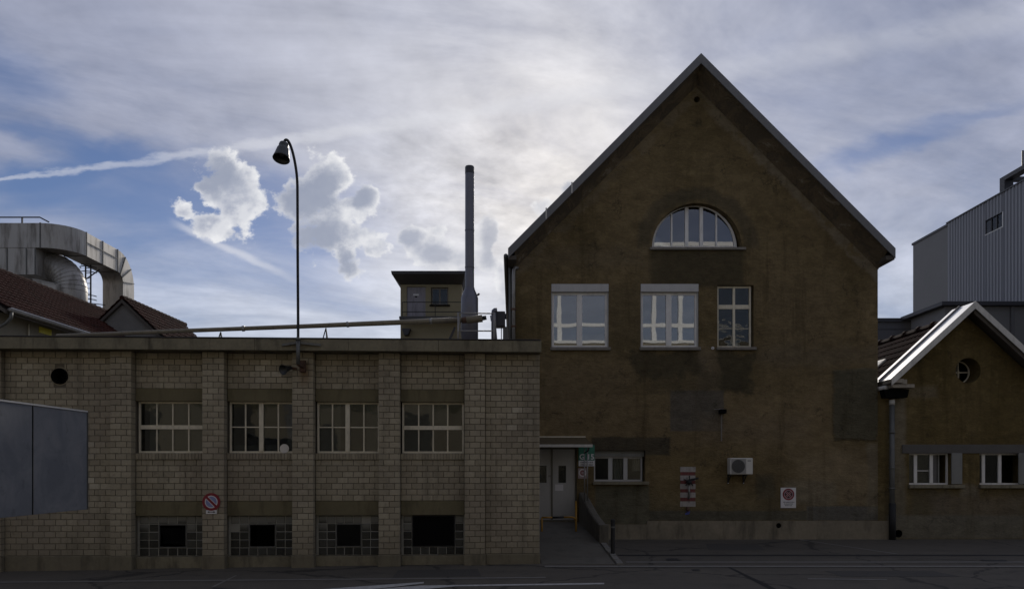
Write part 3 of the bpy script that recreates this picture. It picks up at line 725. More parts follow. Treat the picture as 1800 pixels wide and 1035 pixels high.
def bars(bm, x0, x1, y0, y1, z0, z1, w):             # rectangular frame of width w
    box(bm, x0, x1, y0, y1, z0, z0+w); box(bm, x0, x1, y0, y1, z1-w, z1)
    box(bm, x0, x0+w, y0, y1, z0+w, z1-w); box(bm, x1-w, x1, y0, y1, z0+w, z1-w)
def annex_window(i, kind):
    a, b = BAYS[i]; y = DB+0.10; x0, x1, z0, z1 = a+0.02, b-0.012, ZS1-0.004, ZL0-0.002
    bm = BM(); bars(bm, x0, x1, y, y+0.07, z0, z1, 0.045); panes = []
    if kind == 'rows':
        zm = (z0+z1)/2; box(bm, x0+0.045, x1-0.045, y-0.02, y+0.06, zm-0.045, zm+0.05)
        for (q0, q1) in ((z0+0.045, zm-0.045), (zm+0.05, z1-0.045)):
            for k in range(4):
                l = x0+0.045+(x1-x0-0.09)*k/4; r_ = x0+0.045+(x1-x0-0.09)*(k+1)/4
                if k: box(bm, l-0.015, l+0.015, y+0.008, y+0.055, q0, q1)
                panes.append((l+(0.015 if k else 0), r_-(0.015 if k < 3 else 0), q0, q1))
    else:
        xm = (x0+x1)/2-0.02; box(bm, xm-0.05, xm+0.05, y-0.02, y+0.075, z0+0.045, z1-0.045)
        zm = (z0+z1)/2+0.01
        for (l, r_) in ((x0+0.045, xm-0.05), (xm+0.05, x1-0.045)):
            h = (l+r_)/2; box(bm, h-0.016, h+0.016, y+0.008, y+0.055, z0+0.045, z1-0.045)
            for (p, q) in ((l, h-0.016), (h+0.016, r_)):
                box(bm, p, q, y+0.01, y+0.05, zm-0.013, zm+0.013)
                panes += [(p, q, z0+0.045, zm-0.013), (p, q, zm+0.013, z1-0.045)]
    w = obj('window', bm, M['cream'], annex)
    for (l, r_, q0, q1) in panes: obj('pane', boxm(l+.001, r_-.001, y+0.03, y+0.034, q0+.001, q1-.001), M['glass_old'], w)
    return w, x0, x1, z0, z1, y
ws_ = [annex_window(0, 'rows'), annex_window(1, 'leaves'), annex_window(2, 'leaves'), annex_window(3, 'rows')]
def blind(w, f0, f1, g0=0.0, g1=1.0, d=0.09, m='shade'):
    o, x0, x1, z0, z1, y = w
    obj('blind', boxm(x0+(x1-x0)*f0, x0+(x1-x0)*f1, y+d, y+d+0.006, z0+(z1-z0)*g0, z0+(z1-z0)*g1), M[m], o)
blind(ws_[0], 0.14, 1.0); blind(ws_[3], 0.0, 0.52); blind(ws_[3], 0.52, 0.75, 0.5, 1.0, 0.12)
blind(ws_[2], 0.04, 0.36); blind(ws_[2], 0.78, 1.0, 0, 1, 0.11); blind(ws_[1], 0.0, 1.0, 0.0, 0.16, 0.2); blind(ws_[1], 0.86, 1.0, 0, 0.75, 0.14)
o, x0, x1, z0, z1, y = ws_[1]
obj('round_vent', disc(BM(), (bu(500, y), bz(788, 500, y)), 0.108, y-0.012, t=0.02), M['grip'], o, label='white round disc in the lower corner pane')
# glass-block panels
gbm = {}
def gblock(w, h):
    key = (round(w, 3), round(h, 3))
    if key not in gbm:
        bm = BM(); c = 0.012; v = []
        for yy, i in ((0.0, c), (0.010, 0.0), (0.07, 0.0)):
            v.append([bm.verts.new(q) for q in ((-w/2+i, yy, -h/2+i), (w/2-i, yy, -h/2+i), (w/2-i, yy, h/2-i), (-w/2+i, yy, h/2-i))])
        bm.faces.new(v[0])
        for r_, s in zip(v, v[1:]):
            for k in range(4): bm.faces.new((r_[k], s[k], s[(k+1) % 4], r_[(k+1) % 4]))
        bmesh.ops.recalc_face_normals(bm, faces=bm.faces)
        me = bpy.data.meshes.new('glass_block'); bm.to_mesh(me); bm.free(); me.materials.append(M['gblock']); gbm[key] = me
    return gbm[key]
M['joint'] = simple('pale_block_joint', (0.27, 0.26, 0.22), 0.9, var=0.3, scale=8)
for i, (a, b) in enumerate(BAYS):
    x0, x1, z0, z1 = a+0.05, b-0.02, ZG0, ZM0-0.012; nx, nz = 7, 5; y = DB+0.07
    cw, ch = (x1-x0)/nx, (z1-z0)/nz
    hole = (1, 6, 1, 5) if i == 3 else (2, 5, 1, 4)   # columns, rows (from below)
    hx0, hx1, hz0, hz1 = x0+cw*hole[0], x0+cw*hole[1], z0+ch*hole[2], z0+ch*hole[3]
    bm = BM(); yy0, yy1 = y+0.012, y+0.08
    box(bm, a, hx0, yy0, yy1, z0, z1+0.012); box(bm, hx1, b, yy0, yy1, z0, z1+0.012); box(bm, hx0, hx1, yy0, yy1, z0, hz0)
    if i != 3: box(bm, hx0, hx1, yy0, yy1, hz1, z1+0.012)
    gw = obj('glass_block_window', bm, M['joint'], annex)
    for c in range(nx):
        for r_ in range(nz):
            if hole[0] <= c < hole[1] and hole[2] <= r_ < hole[3]: continue
            if random.random() < 0.02: continue
            o = link('glass_block', gblock(cw-0.018, ch-0.018), None, gw); o.location = (x0+cw*(c+.5), y+random.uniform(-.004, .004), z0+ch*(r_+.5))
    fr = BM(); bars(fr, hx0+0.004, hx1-0.004, y-0.005, y+0.05, hz0+0.004, hz1-0.004, 0.022)
    f = obj('vent_frame', fr, M['black_metal' if i == 3 else 'dpipe'], gw)
    if i == 0:                                       # tilted-open vent light
        bm = BM(); zc0 = hz0+0.03; prism(bm, [(hx0+0.03, y+0.16, zc0), (hx1-0.03, y+0.16, zc0), (hx1-0.03, y+0.03, hz1-0.10), (hx0+0.03, y+0.03, hz1-0.10)], (0, 0.006, 0))
        obj('vent_pane', bm, M['glass'], gw, label='tilted open vent pane')
    elif i == 2: obj('vent_pane', boxm(hx0+0.03, hx1-0.03, y+0.02, y+0.026, hz0+0.03, hz1-0.03), M['glass'], gw)
    elif i == 3: obj('cover_board', boxm(hx0+0.026, hx1-0.026, y+0.0, y+0.02, hz0+0.026, hz1-0.026), M['dark'], gw, label='black board closing the opening')
# round vent hole in the left field
bm = BM(); lathe(bm, [(0.186, -0.03), (0.186, 0.4), (0.168, 0.4), (0.168, -0.03), (0.186, -0.03)], 28, Matrix.Translation((HOLE[0], DL-0.002, HOLE[1])) @ Matrix.Rotation(R(-90), 4, 'X'))
vp = obj('vent_pipe', bm, M['dark'], annex, smooth=True, label='round black vent opening')
bm = BM(); disc(bm, HOLE[:2], 0.168, DL+0.34); obj('vent_back', bm, M['dark'], vp)
bm = BM(); disc(bm, HOLE[:2], 0.215, DL+0.007, r_in=0.184, t=0.02); obj('vent_surround', bm, M['brick'], annex)
def bw(u, y, z): q = OO+EX*u+EY*y; return Vector((q.x, q.y, z))       # annex point to world


# ------------------------------------------------------------------ generic wall window (world X/Z on a front plane)
def wall_window(parent, x0, x1, z0, z1, y, fw, cols, rows=1, frame='white', glass='glass', depth=0.07, mull=0.05, transom=None, tw=0.03, name='window'):
    bm = BM(); bars(bm, x0, x1, y, y+depth, z0, z1, fw); panes = []
    xs = [x0+fw]+[x0+fw+(x1-x0-2*fw)*k/cols for k in range(1, cols)]+[x1-fw]
    zs = [z0+fw]+([transom] if transom else [z0+fw+(z1-z0-2*fw)*k/rows for k in range(1, rows)])+[z1-fw]
    for q in xs[1:-1]: box(bm, q-mull/2, q+mull/2, y-0.012, y+depth-0.01, z0+fw, z1-fw)
    for i in range(len(xs)-1):
        l = xs[i]+(mull/2 if i else 0); r_ = xs[i+1]-(mull/2 if i < len(xs)-2 else 0)
        for q in zs[1:-1]: box(bm, l, r_, y-0.006, y+depth-0.015, q-tw/2, q+tw/2)
        for j in range(len(zs)-1):
            b0 = zs[j]+(tw/2 if j else 0); b1 = zs[j+1]-(tw/2 if j < len(zs)-2 else 0); panes.append((l, r_, b0, b1))
    w = obj(name, bm, M[frame], parent)
    for (l, r_, a, b) in panes: obj('pane', boxm(l+.001, r_-.001, y+depth*0.45, y+depth*0.45+0.005, a+.001, b-.001), M[glass], w)
    return w


# ------------------------------------------------------------------ tall gable house
XG0, XG1 = PX(905, YG), PX(1543, YG); YV = YG/1.0279
XA, ZA = PX(1232, YV), PZ(97, YV); XE0, ZE = PX(893, YV), PZ(439, YV); XE1 = PX(1573, YV)
house = thing('gable_house', 'tall brown rough-cast house with steep gable and arched attic window', 'building', ((XG0+XG1)/2, YG, 0))
slope = (ZA-ZE)/(XE1-XA)
def gx(px): return PX(px, YG)
def gz(py): return PZ(py, YG)
hl = lambda x, d: ZA-abs(x-XA)*slope-d
op = {'w1': rect(gx(969), gx(1070), gz(612), gz(499)), 'w2': rect(gx(1126), gx(1228), gz(612), gz(499)), 'w3': rect(gx(1261), gx(1325), gz(612), gz(501)),
      'w4': rect(gx(1044), gx(1134), gz(849), gz(791)), 'door': rect(gx(926), gx(1014), gz(916), gz(786))}
AC_, AZ, AR = gx(1225), gz(436), 79/F*YG
arch = circ(AC_, AZ, AR, 33, 0, math.pi)
vent = circ(gx(1225), gz(175), 0.10, 12)
outer = [(XG0, -0.1), (XG1, -0.1), (XG1, hl(XG1, 0.25)), (XA, hl(XA, 0.25)), (XG0, hl(XG0, 0.25))]
link('wall', filled([outer, arch, vent]+list(op.values()), YG, 0.42), M['stucco'], house)
sw = BM(); box(sw, XG0+0.002, XG0+0.3, YG+0.42, 40, -0.1, hl(XG0, 0.3)); box(sw, XG1-0.3, XG1-0.002, YG+0.42, 40, -0.1, hl(XG1, 0.3)); obj('side_wall', sw, M['stucco'], house)
prism_pts = [(XG0+0.01, 40, -0.1), (XG1-0.01, 40, -0.1), (XG1-0.01, 40, hl(XG1, 0.3)), (XA, 40, hl(XA, 0.3)), (XG0+0.01, 40, hl(XG0, 0.3))]
obj('back_wall', prism(BM(), prism_pts, (0, -0.3, 0)), M['stucco'], house)
bm = BM()
for z in (3.2, 7.3, 0.5): box(bm, XG0+0.31, XG1-0.31, YG+0.43, 39.6, z, z+0.2)
box(bm, XG0+0.31, XG1-0.31, YG+4.0, YG+4.1, 0.71, 9.0); obj('floor', bm, M['room'], house)
# roof slabs, verge boards, cove
for s, xe in ((-1, XE0), (1, XE1)):
    bm = BM(); prism(bm, [(xe, YV, ZE), (XA, YV, ZA), (XA, YV, ZA-0.16), (xe, YV, ZE-0.16)], (0, 40.4-YV, 0)); r_ = obj('roof', bm, M['slate'], house)
    bm = BM(); pr = [(YV-0.045, 0.035), (YV-0.045, -0.27), (YV-0.004, -0.27), (YV-0.004, 0.035)]
    prism(bm, [(xe, q, ZE+w) for q, w in pr], (XA-xe, 0, ZA-ZE)); obj('verge_board', bm, M['verge'], r_)
    bm = BM(); n = 7; pr = [(YV+0.01, -0.165), (YV+0.01, -0.25)]+[(YV+0.01+(YG-YV-0.012)*(k/n), -0.25-0.40*(1-math.cos(k/n*math.pi/2))**0.8) for k in range(1, n+1)]+[(YG-0.002, -0.165)]
    x_end = XG0-0.01 if s < 0 else XG1+0.01; ze = ZA-abs(x_end-XA)*slope
    prism(bm, [(x_end, q, ze+w) for q, w in pr], (XA-x_end, 0, ZA-ze)); obj('raking_cove', bm, M['cove'], r_)
    bm = BM(); box(bm, min(xe, xe-s*0.26), max(xe, xe-s*0.26), YV+0.02, 40, ZE-0.30, ZE-0.17); obj('eaves_soffit', bm, M['soffit'], r_)
    bm = BM(); tube(bm, [(xe+s*0.07, YV+0.3, ZE-0.10), (xe+s*0.07, 40, ZE-0.10)], 0.07, 10); obj('gutter', bm, M['dpipe'], r_, smooth=True)
# standing clips on the left verge
for px in (960, 1005): obj('verge_joint', boxm(PX(px, YV)-0.02, PX(px, YV)+0.02, YV-0.06, YV-0.046, hl(PX(px, YV), 0.28), hl(PX(px, YV), -0.06)), M['zinc_edge'], house)
# windows with roller boxes
def sillbar(parent, x0, x1, z, t=0.06, proj=0.10, m='sill', y=YG): return obj('sill', boxm(x0, x1, y-proj, y+0.14, z-t, z, bev=0.01), M[m], parent)
for k in ('w1', 'w2'):
    q = op[k]; x0, x1, z0, z1 = q[0][0], q[1][0], q[0][1], q[2][1]
    w = wall_window(house, x0+0.015, x1-0.03, z0+0.03, z1-0.26, YG+0.10, 0.075, 2, 1, 'white', 'glass_clean', mull=0.17)
    obj('roller_box', boxm(x0+0.004, x1-0.004, YG-0.02, YG+0.2, z1-0.255, z1-0.004, bev=0.008), M['blind'], w)
    obj('guide_rail', boxm(x0+0.004, x0+0.03, YG+0.03, YG+0.095, z0+0.04, z1-0.26), M['blind'], w); obj('guide_rail', boxm(x1-0.034, x1-0.004, YG+0.03, YG+0.095, z0+0.04, z1-0.26), M['blind'], w)
    sillbar(w, x0-0.03, x1+0.05, z0+0.028, 0.10)
q = op['w3']; x0, x1, z0, z1 = q[0][0], q[1][0], q[0][1], q[2][1]
w = wall_window(house, x0+0.01, x1-0.05, z0+0.03, z1-0.01, YG+0.12, 0.06, 2, 2, 'cream', 'glass', mull=0.075, transom=gz(538), tw=0.13); sillbar(w, x0-0.03, x1+0.06, z0+0.028, 0.09)
obj('glazing_bar', boxm(x0+0.07, x1-0.11, YG+0.135, YG+0.145, gz(576)-0.008, gz(576)+0.008), M['cream'], w)
q = op['w4']; x0, x1, z0, z1 = q[0][0], q[1][0], q[0][1], q[2][1]
w = wall_window(house, x0+0.01, x1-0.05, z0+0.06, z1-0.2, YG+0.24, 0.055, 3, 1, 'blind', 'glass', mull=0.13)
obj('roller_box', boxm(x0+0.004, x1-0.004, YG+0.16, YG+0.34, z1-0.2, z1-0.004), M['shutter'], w); sillbar(w, x0-0.04, x1+0.1, z0+0.058, 0.10, 0.14, 'concrete')
for f0, f1, b in ((0.40, 0.60, .05), (0.80, 0.95, .3)):
    bm = BM(); n = 14; l = [(x0+(x1-x0)*(f0+(f1-f0)*k/n), YG+0.5+0.03*math.sin(k*1.7)) for k in range(n+1)]
    for (a, c), (d, f) in zip(l, l[1:]):
        vs = [bm.verts.new(p) for p in ((a, c, z0+0.08+b), (d, f, z0+0.08+b), (d, f, z1-0.2), (a, c, z1-0.2))]; bm.faces.new(vs)
    obj('curtain', bm, M['curtain'], w, label='pale curtain drawn aside')
# arched attic window
yA = YG+0.26; rin = AR-0.05; fr = [circ(AC_-0.03, AZ+0.07, rin-0.0, 33, 0, math.pi), circ(AC_-0.03, AZ+0.13, rin-0.10, 33, 0, math.pi)]
aw = link('arched_window', filled(fr, yA, 0.07), M['white'], house)
bm = BM(); ms = [-0.52, -0.17, 0.17, 0.52]; cxw = AC_-0.03; ri = rin-0.10
for f, wd in zip(ms, (0.05, 0.11, 0.11, 0.05)):
    xx = cxw+f*rin; box(bm, xx-wd/2, xx+wd/2, yA-0.01, yA+0.055, AZ+0.131, AZ+0.12+math.sqrt(ri*ri-(f*rin)**2))
obj('mullion', bm, M['white'], aw)
edges = [-ri]+[f*rin for f in ms]+[ri]
for a, b in zip(edges, edges[1:]):
    pts = [(cxw+a+0.012, AZ+0.132), (cxw+b-0.012, AZ+0.132)]+[(cxw+x_, AZ+0.131+math.sqrt(max(ri*ri-x_*x_, 1e-4))) for x_ in [b-0.012-(b-a-0.024)*k/6 for k in range(7)]]
    link('pane', filled([pts], yA+0.03, 0.005), M['glass_clean'], aw)
obj('sill', boxm(gx(1142), gx(1310), YG-0.10, YG+0.36, AZ-0.075, AZ+0.005, bev=0.01), M['sill'], aw)
# plinth band with its step, drain holes
pb = filled([[(gx(1030), -0.1), (gx(1561), -0.1), (gx(1561), gz(915)), (gx(1137), gz(915)), (gx(1137), gz(921)), (gx(1030), gz(921))], circ(gx(1368), gz(923), 0.085, 16)], YG-0.05, 0.05)
pl = link('plinth', pb, M['plinth_light'], house)
obj('drain_hole', disc(BM(), (gx(1368), gz(923)), 0.09, YG-0.004), M['dark'], pl)
# door pair under the canopy
q = op['door']; x0, x1, z0, z1 = q[0][0], q[1][0], q[0][1], q[2][1]; yd = YG+0.10
bm = BM(); bars(bm, x0, x1, yd-0.02, yd+0.09, z0, z1, 0.05); obj('door_frame', bm, M['door_frame'], house)
xm = gx(970.5)
for (l, r_, wx0, wx1) in ((x0+0.055, xm-0.028, gx(947), gx(961)), (xm+0.028, x1-0.055, gx(982), gx(995.5))):
    me = filled([rect(l, r_, z0+0.055, z1-0.055), rect(wx0, wx1, gz(848), gz(818))], yd, 0.05); d = link('door_leaf', me, M['door'], house)
    obj('pane', boxm(wx0, wx1, yd+0.02, yd+0.026, gz(848), gz(818)), M['glass'], d)
    obj('back_board', boxm(l, r_, yd+0.09, yd+0.1, z0+0.06, z1-0.06), M['dark'], d)
    if l > xm:
        n = obj('notice', boxm(gx(976), gx(990.5), yd-0.006, yd-0.002, gz(862), gz(851)), M['signwhite'], d, label='small white notice on the right door leaf')
    else: obj('knob', disc(BM(), (gx(966.5), gz(836)), 0.04, yd-0.05, t=0.05), M['galv'], d)
obj('door_post', boxm(xm-0.025, xm+0.025, yd-0.03, yd+0.06, z0+0.055, z1-0.052), M['door_frame'], house)
# canopy with its two thin posts
can = thing('door_canopy', 'small sloping brown canopy over the grey double doors', 'canopy', (gx(985), YG-0.5, 2.9))
Yc = 22.35; xa, xb = PX(944, Yc), PX(1041, Yc); xc = gx(1029)
bm = BM(); prism(bm, [(xa, YG-0.01, gz(768)), (xc, YG-0.01, gz(768)), (xb, Yc, PZ(781, Yc)), (xa, Yc, PZ(781, Yc))], (0, 0, -0.05)); obj('roof_sheet', bm, simple('brown_canopy_sheet', (0.11, 0.085, 0.05), 0.9, var=0.3, dirt=0.4, spec=0.1), can)
obj('front_edge', boxm(xa, xb+0.01, Yc-0.03, Yc, PZ(785.5, Yc), PZ(781, Yc)+0.006), M['zinc_edge'], can)
obj('wall_flashing', boxm(xa, xc, YG-0.06, YG-0.003, gz(769)+0.01, gz(766.5)), M['cream'], can)
for px in (1027.5, 1032.5): obj('post', tube(BM(), [(PX(px, 22.5), 22.5, PZ(880, 22.5)), (PX(px, 22.5), 22.5, PZ(784, 22.5))], 0.019, 8), M['galv'], can, smooth=True)
obj('brace', tube(BM(), [(PX(1027, 22.5), 22.5, PZ(796, 22.5)), (PX(1034, 22.45), 22.45, PZ(792, 22.45)), (PX(1036, 22.42), 22.42, PZ(785, 22.42))], 0.02, 8), M['black_metal'], can, smooth=True)
# camera-like spout and small fixings on the wall
sp = thing('wall_spout', 'small dark spout jutting from the grey render patch', 'spout', (gx(1268), YG-0.1, gz(722)))
obj('body', boxm(gx(1263), gx(1273), YG-0.28, YG-0.003, gz(727), gz(720), bev=0.01), M['dark'], sp)
obj('pale_plate', boxm(gx(1255), gx(1272), YG-0.03, YG-0.002, gz(720)+0.004, gz(718.5)), M['stone'], sp)
obj('cable', boxm(gx(1267), gx(1269), YG-0.02, YG-0.001, gz(775), gz(727)-0.003), M['sill'], sp)
kn = thing('round_fixing', 'small white knob beside the narrow cream window', 'fixing', (gx(1253), YG, gz(612)))
obj('disc', disc(BM(), (gx(1252.5), gz(612)), 0.045, YG-0.04, t=0.04, seg=16), M['signwhite'], kn)
obj('stem', disc(BM(), (gx(1252.5), gz(612)), 0.02, YG-0.045, t=0.006, seg=12), M['galv'], kn)
# downpipes on the left side wall
dp = thing('rainwater_pipes', 'grey pipes bracketed to the left corner of the gable house', 'downpipe', (XG0-0.1, YG, 5.3))
xl = XG0-0.02
obj('pipe', tube(BM(), [(xl+0.12, YG-0.02, gz(472)), (xl+0.04, YG-0.06, gz(471)), (xl-0.01, YG-0.10, gz(476)), (xl-0.02, YG-0.12, gz(486)), (xl-0.02, YG-0.12, 5.2)], 0.055, 10), M['galv'], dp, smooth=True)
obj('pipe', tube(BM(), [(xl-0.12, YG+0.3, gz(455)), (xl-0.12, YG+0.3, 5.2)], 0.06, 10), M['dpipe'], dp, smooth=True)
for pz in (545, 575): obj('clamp', boxm(xl-0.1, xl+0.06, YG-0.19, YG-0.001, gz(pz)-0.03, gz(pz)+0.03), M['rust'], dp)

# ------------------------------------------------------------------ ramp, parapet, rail, bollard
rp = thing('entrance_ramp', 'concrete ramp rising to the grey double doors', 'ramp', (1.5, 20, 0))
bm = BM(); X0r = 0.70
pts = [(X0r, 17.55, 0.01), (2.44, 17.45, 0.01), (2.44, 20.4, 0.16), (2.12, YG-0.01, 0.555), (X0r, YG-0.01, 0.555), (X0r, 20.4, 0.2)]
a = [bm.verts.new(p) for p in pts]; b_ = [bm.verts.new((p[0], p[1], -0.2)) for p in pts]
bm.faces.new((a[0], a[1], a[2], a[5])); bm.faces.new((a[5], a[2], a[3], a[4])); bm.faces.new(b_[::-1])
for k in range(6): bm.faces.new((a[k], b_[k], b_[(k+1) % 6], a[(k+1) % 6]))
obj('ramp_slab', bm, M['ramp'], rp)
kb = BM(); n = 6
for k in range(n):
    y0 = 17.32+(20.55-17.32)*k/n; y1 = 17.32+(20.55-17.32)*(k+1)/n-0.02; zt = 0.05+0.16*k/n
    bm = BM(); prism(bm, [(2.45, y0, -0.1), (2.62, y0, -0.1), (2.60, y0, zt), (2.46, y0, zt)], (random.uniform(-.02, .02), y1-y0, 0.02)); obj('kerb_stone', bm, M['stone'], rp)
kb.free()
pw = thing('ramp_parapet', 'rough rendered parapet wall sloping down beside the ramp', 'wall', (2.35, 22, 0))
A, B = Vector((2.13, YG-0.004)), Vector((2.43, 20.62)); prof = [(0.0, 1.49), (0.30, 1.22), (0.55, 0.98), (0.70, 0.86), (0.93, 0.72), (1.0, 0.68)]
bm = BM(); rows = []
for f, zt in prof:
    q = A.lerp(B, f); rows.append([bm.verts.new(p) for p in ((q.x, q.y, -0.1), (q.x+0.22, q.y, -0.1), (q.x+0.22, q.y, zt-0.03), (q.x+0.17, q.y, zt), (q.x+0.03, q.y, zt), (q.x, q.y, zt-0.03))])
for r_, s in zip(rows, rows[1:]):
    for k in range(6): bm.faces.new((r_[k], r_[(k+1) % 6], s[(k+1) % 6], s[k]))
bm.faces.new(rows[0]); bm.faces.new(rows[-1][::-1]); obj('wall', bm, M['parapet'], pw)
bm = BM(); q0, q1 = A.lerp(B, 0.96), A.lerp(B, 1.02); box(bm, q1.x-0.02, q1.x+0.25, q1.y-0.06, q0.y, 0.0, 0.70, bev=0.015); obj('end_post', bm, M['parapet'], pw)
yr = thing('yellow_barrier', 'yellow tube barrier with a black band in front of the doors', 'barrier', (1.4, 22, 0.4))
Yr = 22.0; rl = lambda px, py, Y=Yr: P(px, py, Y)
obj('top_rail', tube(BM(), [rl(952.5, 909), rl(971, 909)], 0.03, 10), M['yellow'], yr, smooth=True)
obj('black_band', tube(BM(), [rl(971, 909), rl(991, 908.5)], 0.032, 10), M['black_metal'], yr, smooth=True)
obj('top_rail', tube(BM(), [rl(991, 908.5), rl(1006, 908.5), rl(1010, 910), rl(1012, 914)], 0.03, 10), M['yellow'], yr, smooth=True)
obj('post', tube(BM(), [P(952.5, 909, Yr), (PX(952.5, Yr), Yr, 0.12)], 0.03, 10), M['yellow'], yr, smooth=True)
obj('post', tube(BM(), [P(1012.5, 881, 22.6), P(1012.5, 911, 22.2), (PX(1012.5, Yr), Yr, 0.3)], 0.03, 10), M['yellow'], yr, smooth=True)
obj('lower_rail', tube(BM(), [P(953, 946, Yr), P(1011, 937, Yr)], 0.022, 8), simple('dull_yellow_paint', (0.25, 0.15, 0.03), 0.6, dirt=0.5), yr, smooth=True)
bo = thing('bollard', 'slim black bollard at the foot of the ramp parapet', 'bollard', (2.55, 18.7, 0))
bm = BM(); lathe(bm, [(0, 0), (0.075, 0), (0.075, 0.02), (0.052, 0.03), (0.052, 0.90), (0.058, 0.905), (0.058, 0.95), (0.05, 0.975), (0.0, 0.985)], 16, Matrix.Translation((2.55, 18.7, 0))); obj('post', bm, M['black_metal'], bo, smooth=False)
bm = BM(); lathe(bm, [(0.054, 0.76), (0.0545, 0.80), (0.0525, 0.801), (0.0525, 0.759), (0.054, 0.76)], 16, Matrix.Translation((2.55, 18.7, 0))); obj('band', bm, M['dpipe'], bo)

# ------------------------------------------------------------------ small house on the right
Y2 = YG+0.03; X20, X21 = XG1+0.004, 17.6
side = thing('side_house', 'low ochre house with round gable window and zinc-edged roof', 'building', (14, Y2, 0))
YV2 = Y2-0.55; XA2, ZA2 = PX(1713, YV2), PZ(533, YV2); XL2, ZL2 = PX(1566, YV2), PZ(668, YV2); sl2 = (ZA2-ZL2)/(XA2-XL2); XR2 = 2*XA2-XL2
def s2x(px): return PX(px, Y2)
def s2z(py): return PZ(py, Y2)
rc = (s2x(1702), s2z(651), 0.40)
ow = [rect(s2x(1598), s2x(1671), s2z(853), s2z(796)), rect(s2x(1722), s2x(1803), s2z(853), s2z(796))]
hl2 = lambda x, d: ZA2-abs(x-XA2)*sl2-d
outer = [(X20, -0.1), (X21, -0.1), (X21, hl2(X21, 0.2)), (XA2, hl2(XA2, 0.2)), (X20, hl2(X20, 0.2))]
link('wall', filled([outer, circ(*rc, 32), circ(s2x(1579), s2z(937), 0.12, 16)]+ow, Y2, 0.62), M['stucco2'], side)
bm = BM(); box(bm, X21-0.3, X21, Y2+0.62, 38, -0.1, hl2(X21, 0.3)); box(bm, X20+0.02, X20+0.2, Y2+0.62, 38, -0.1, hl2(X20, 0.3)); box(bm, X20+0.2, X21-0.3, Y2+2.4, Y2+2.5, -0.1, 4.4); box(bm, X20+0.2, X21-0.3, Y2+0.62, Y2+2.4, 3.6, 3.7); obj('inner_walls', bm, M['room'], side)
bm = BM(); prism(bm, [(X20+0.05, 38, 0), (X21-0.05, 38, 0), (X21-0.05, 38, hl2(X21, .3)), (XA2, 38, hl2(XA2, .3)), (X20+0.05, 38, hl2(X20, .3))], (0, -0.2, 0)); obj('back_wall', bm, M['stucco2'], side)
YR0 = YV2+1.15; YRE = 38.0; DT = 0.36
def tiles(bm, o, along, down, nrm, na, nd, wa, wd, amp, lay_):
    """pantile field: o top corner, na tiles along the ridge, nd courses down the slope"""
    prof = [(0.0, 0.25), (0.18, 0.95), (0.36, 1.0), (0.54, 0.3), (0.75, 0.0), (0.97, 0.2)]
    for j in range(nd):
        for i in range(na):
            t = random.random(); lift = random.uniform(0, 0.006); a, b = [], []
            for f, h in prof:
                q = o+along*(wa*(i+f))+down*(wd*j)+nrm*(h*amp+lift); q2 = o+along*(wa*(i+f))+down*(wd*(j+1.06))+nrm*(h*amp+lift+0.035)
                a.append(bm.verts.new(q)); b.append(bm.verts.new(q2))
            c = [bm.verts.new(v.co-nrm*0.035) for v in b]
            for v in a+b+c: v[lay_] = t
            for k in range(len(prof)-1):
                bm.faces.new((a[k], b[k], b[k+1], a[k+1])); bm.faces.new((b[k], c[k], c[k+1], b[k+1]))
def tile_roof(name, parent, top, length, dirx, run, rise, wa=0.26, wd=0.36, amp=0.05, m='tile'):
    """roof plane: ridge point top, running length along +Y, falling towards dirx by run/rise"""
    down = Vector((dirx*run, 0, -rise)); Ls = down.length; down.normalize(); along = Vector((0, 1, 0)); nrm = Vector((dirx*rise, 0, run)).normalized()
    bm = BM(); ly = bm.verts.layers.float.new('tint')
    na, nd = int(length/wa), max(1, int(round(Ls/wd))); wd = Ls/nd
    tiles(bm, Vector(top)+nrm*0.02, along, down, nrm, na, nd, wa, wd, amp, ly)
    o = obj(name, bm, M[m], parent, keep_normals=True); o['kind'] = 'stuff'; return o
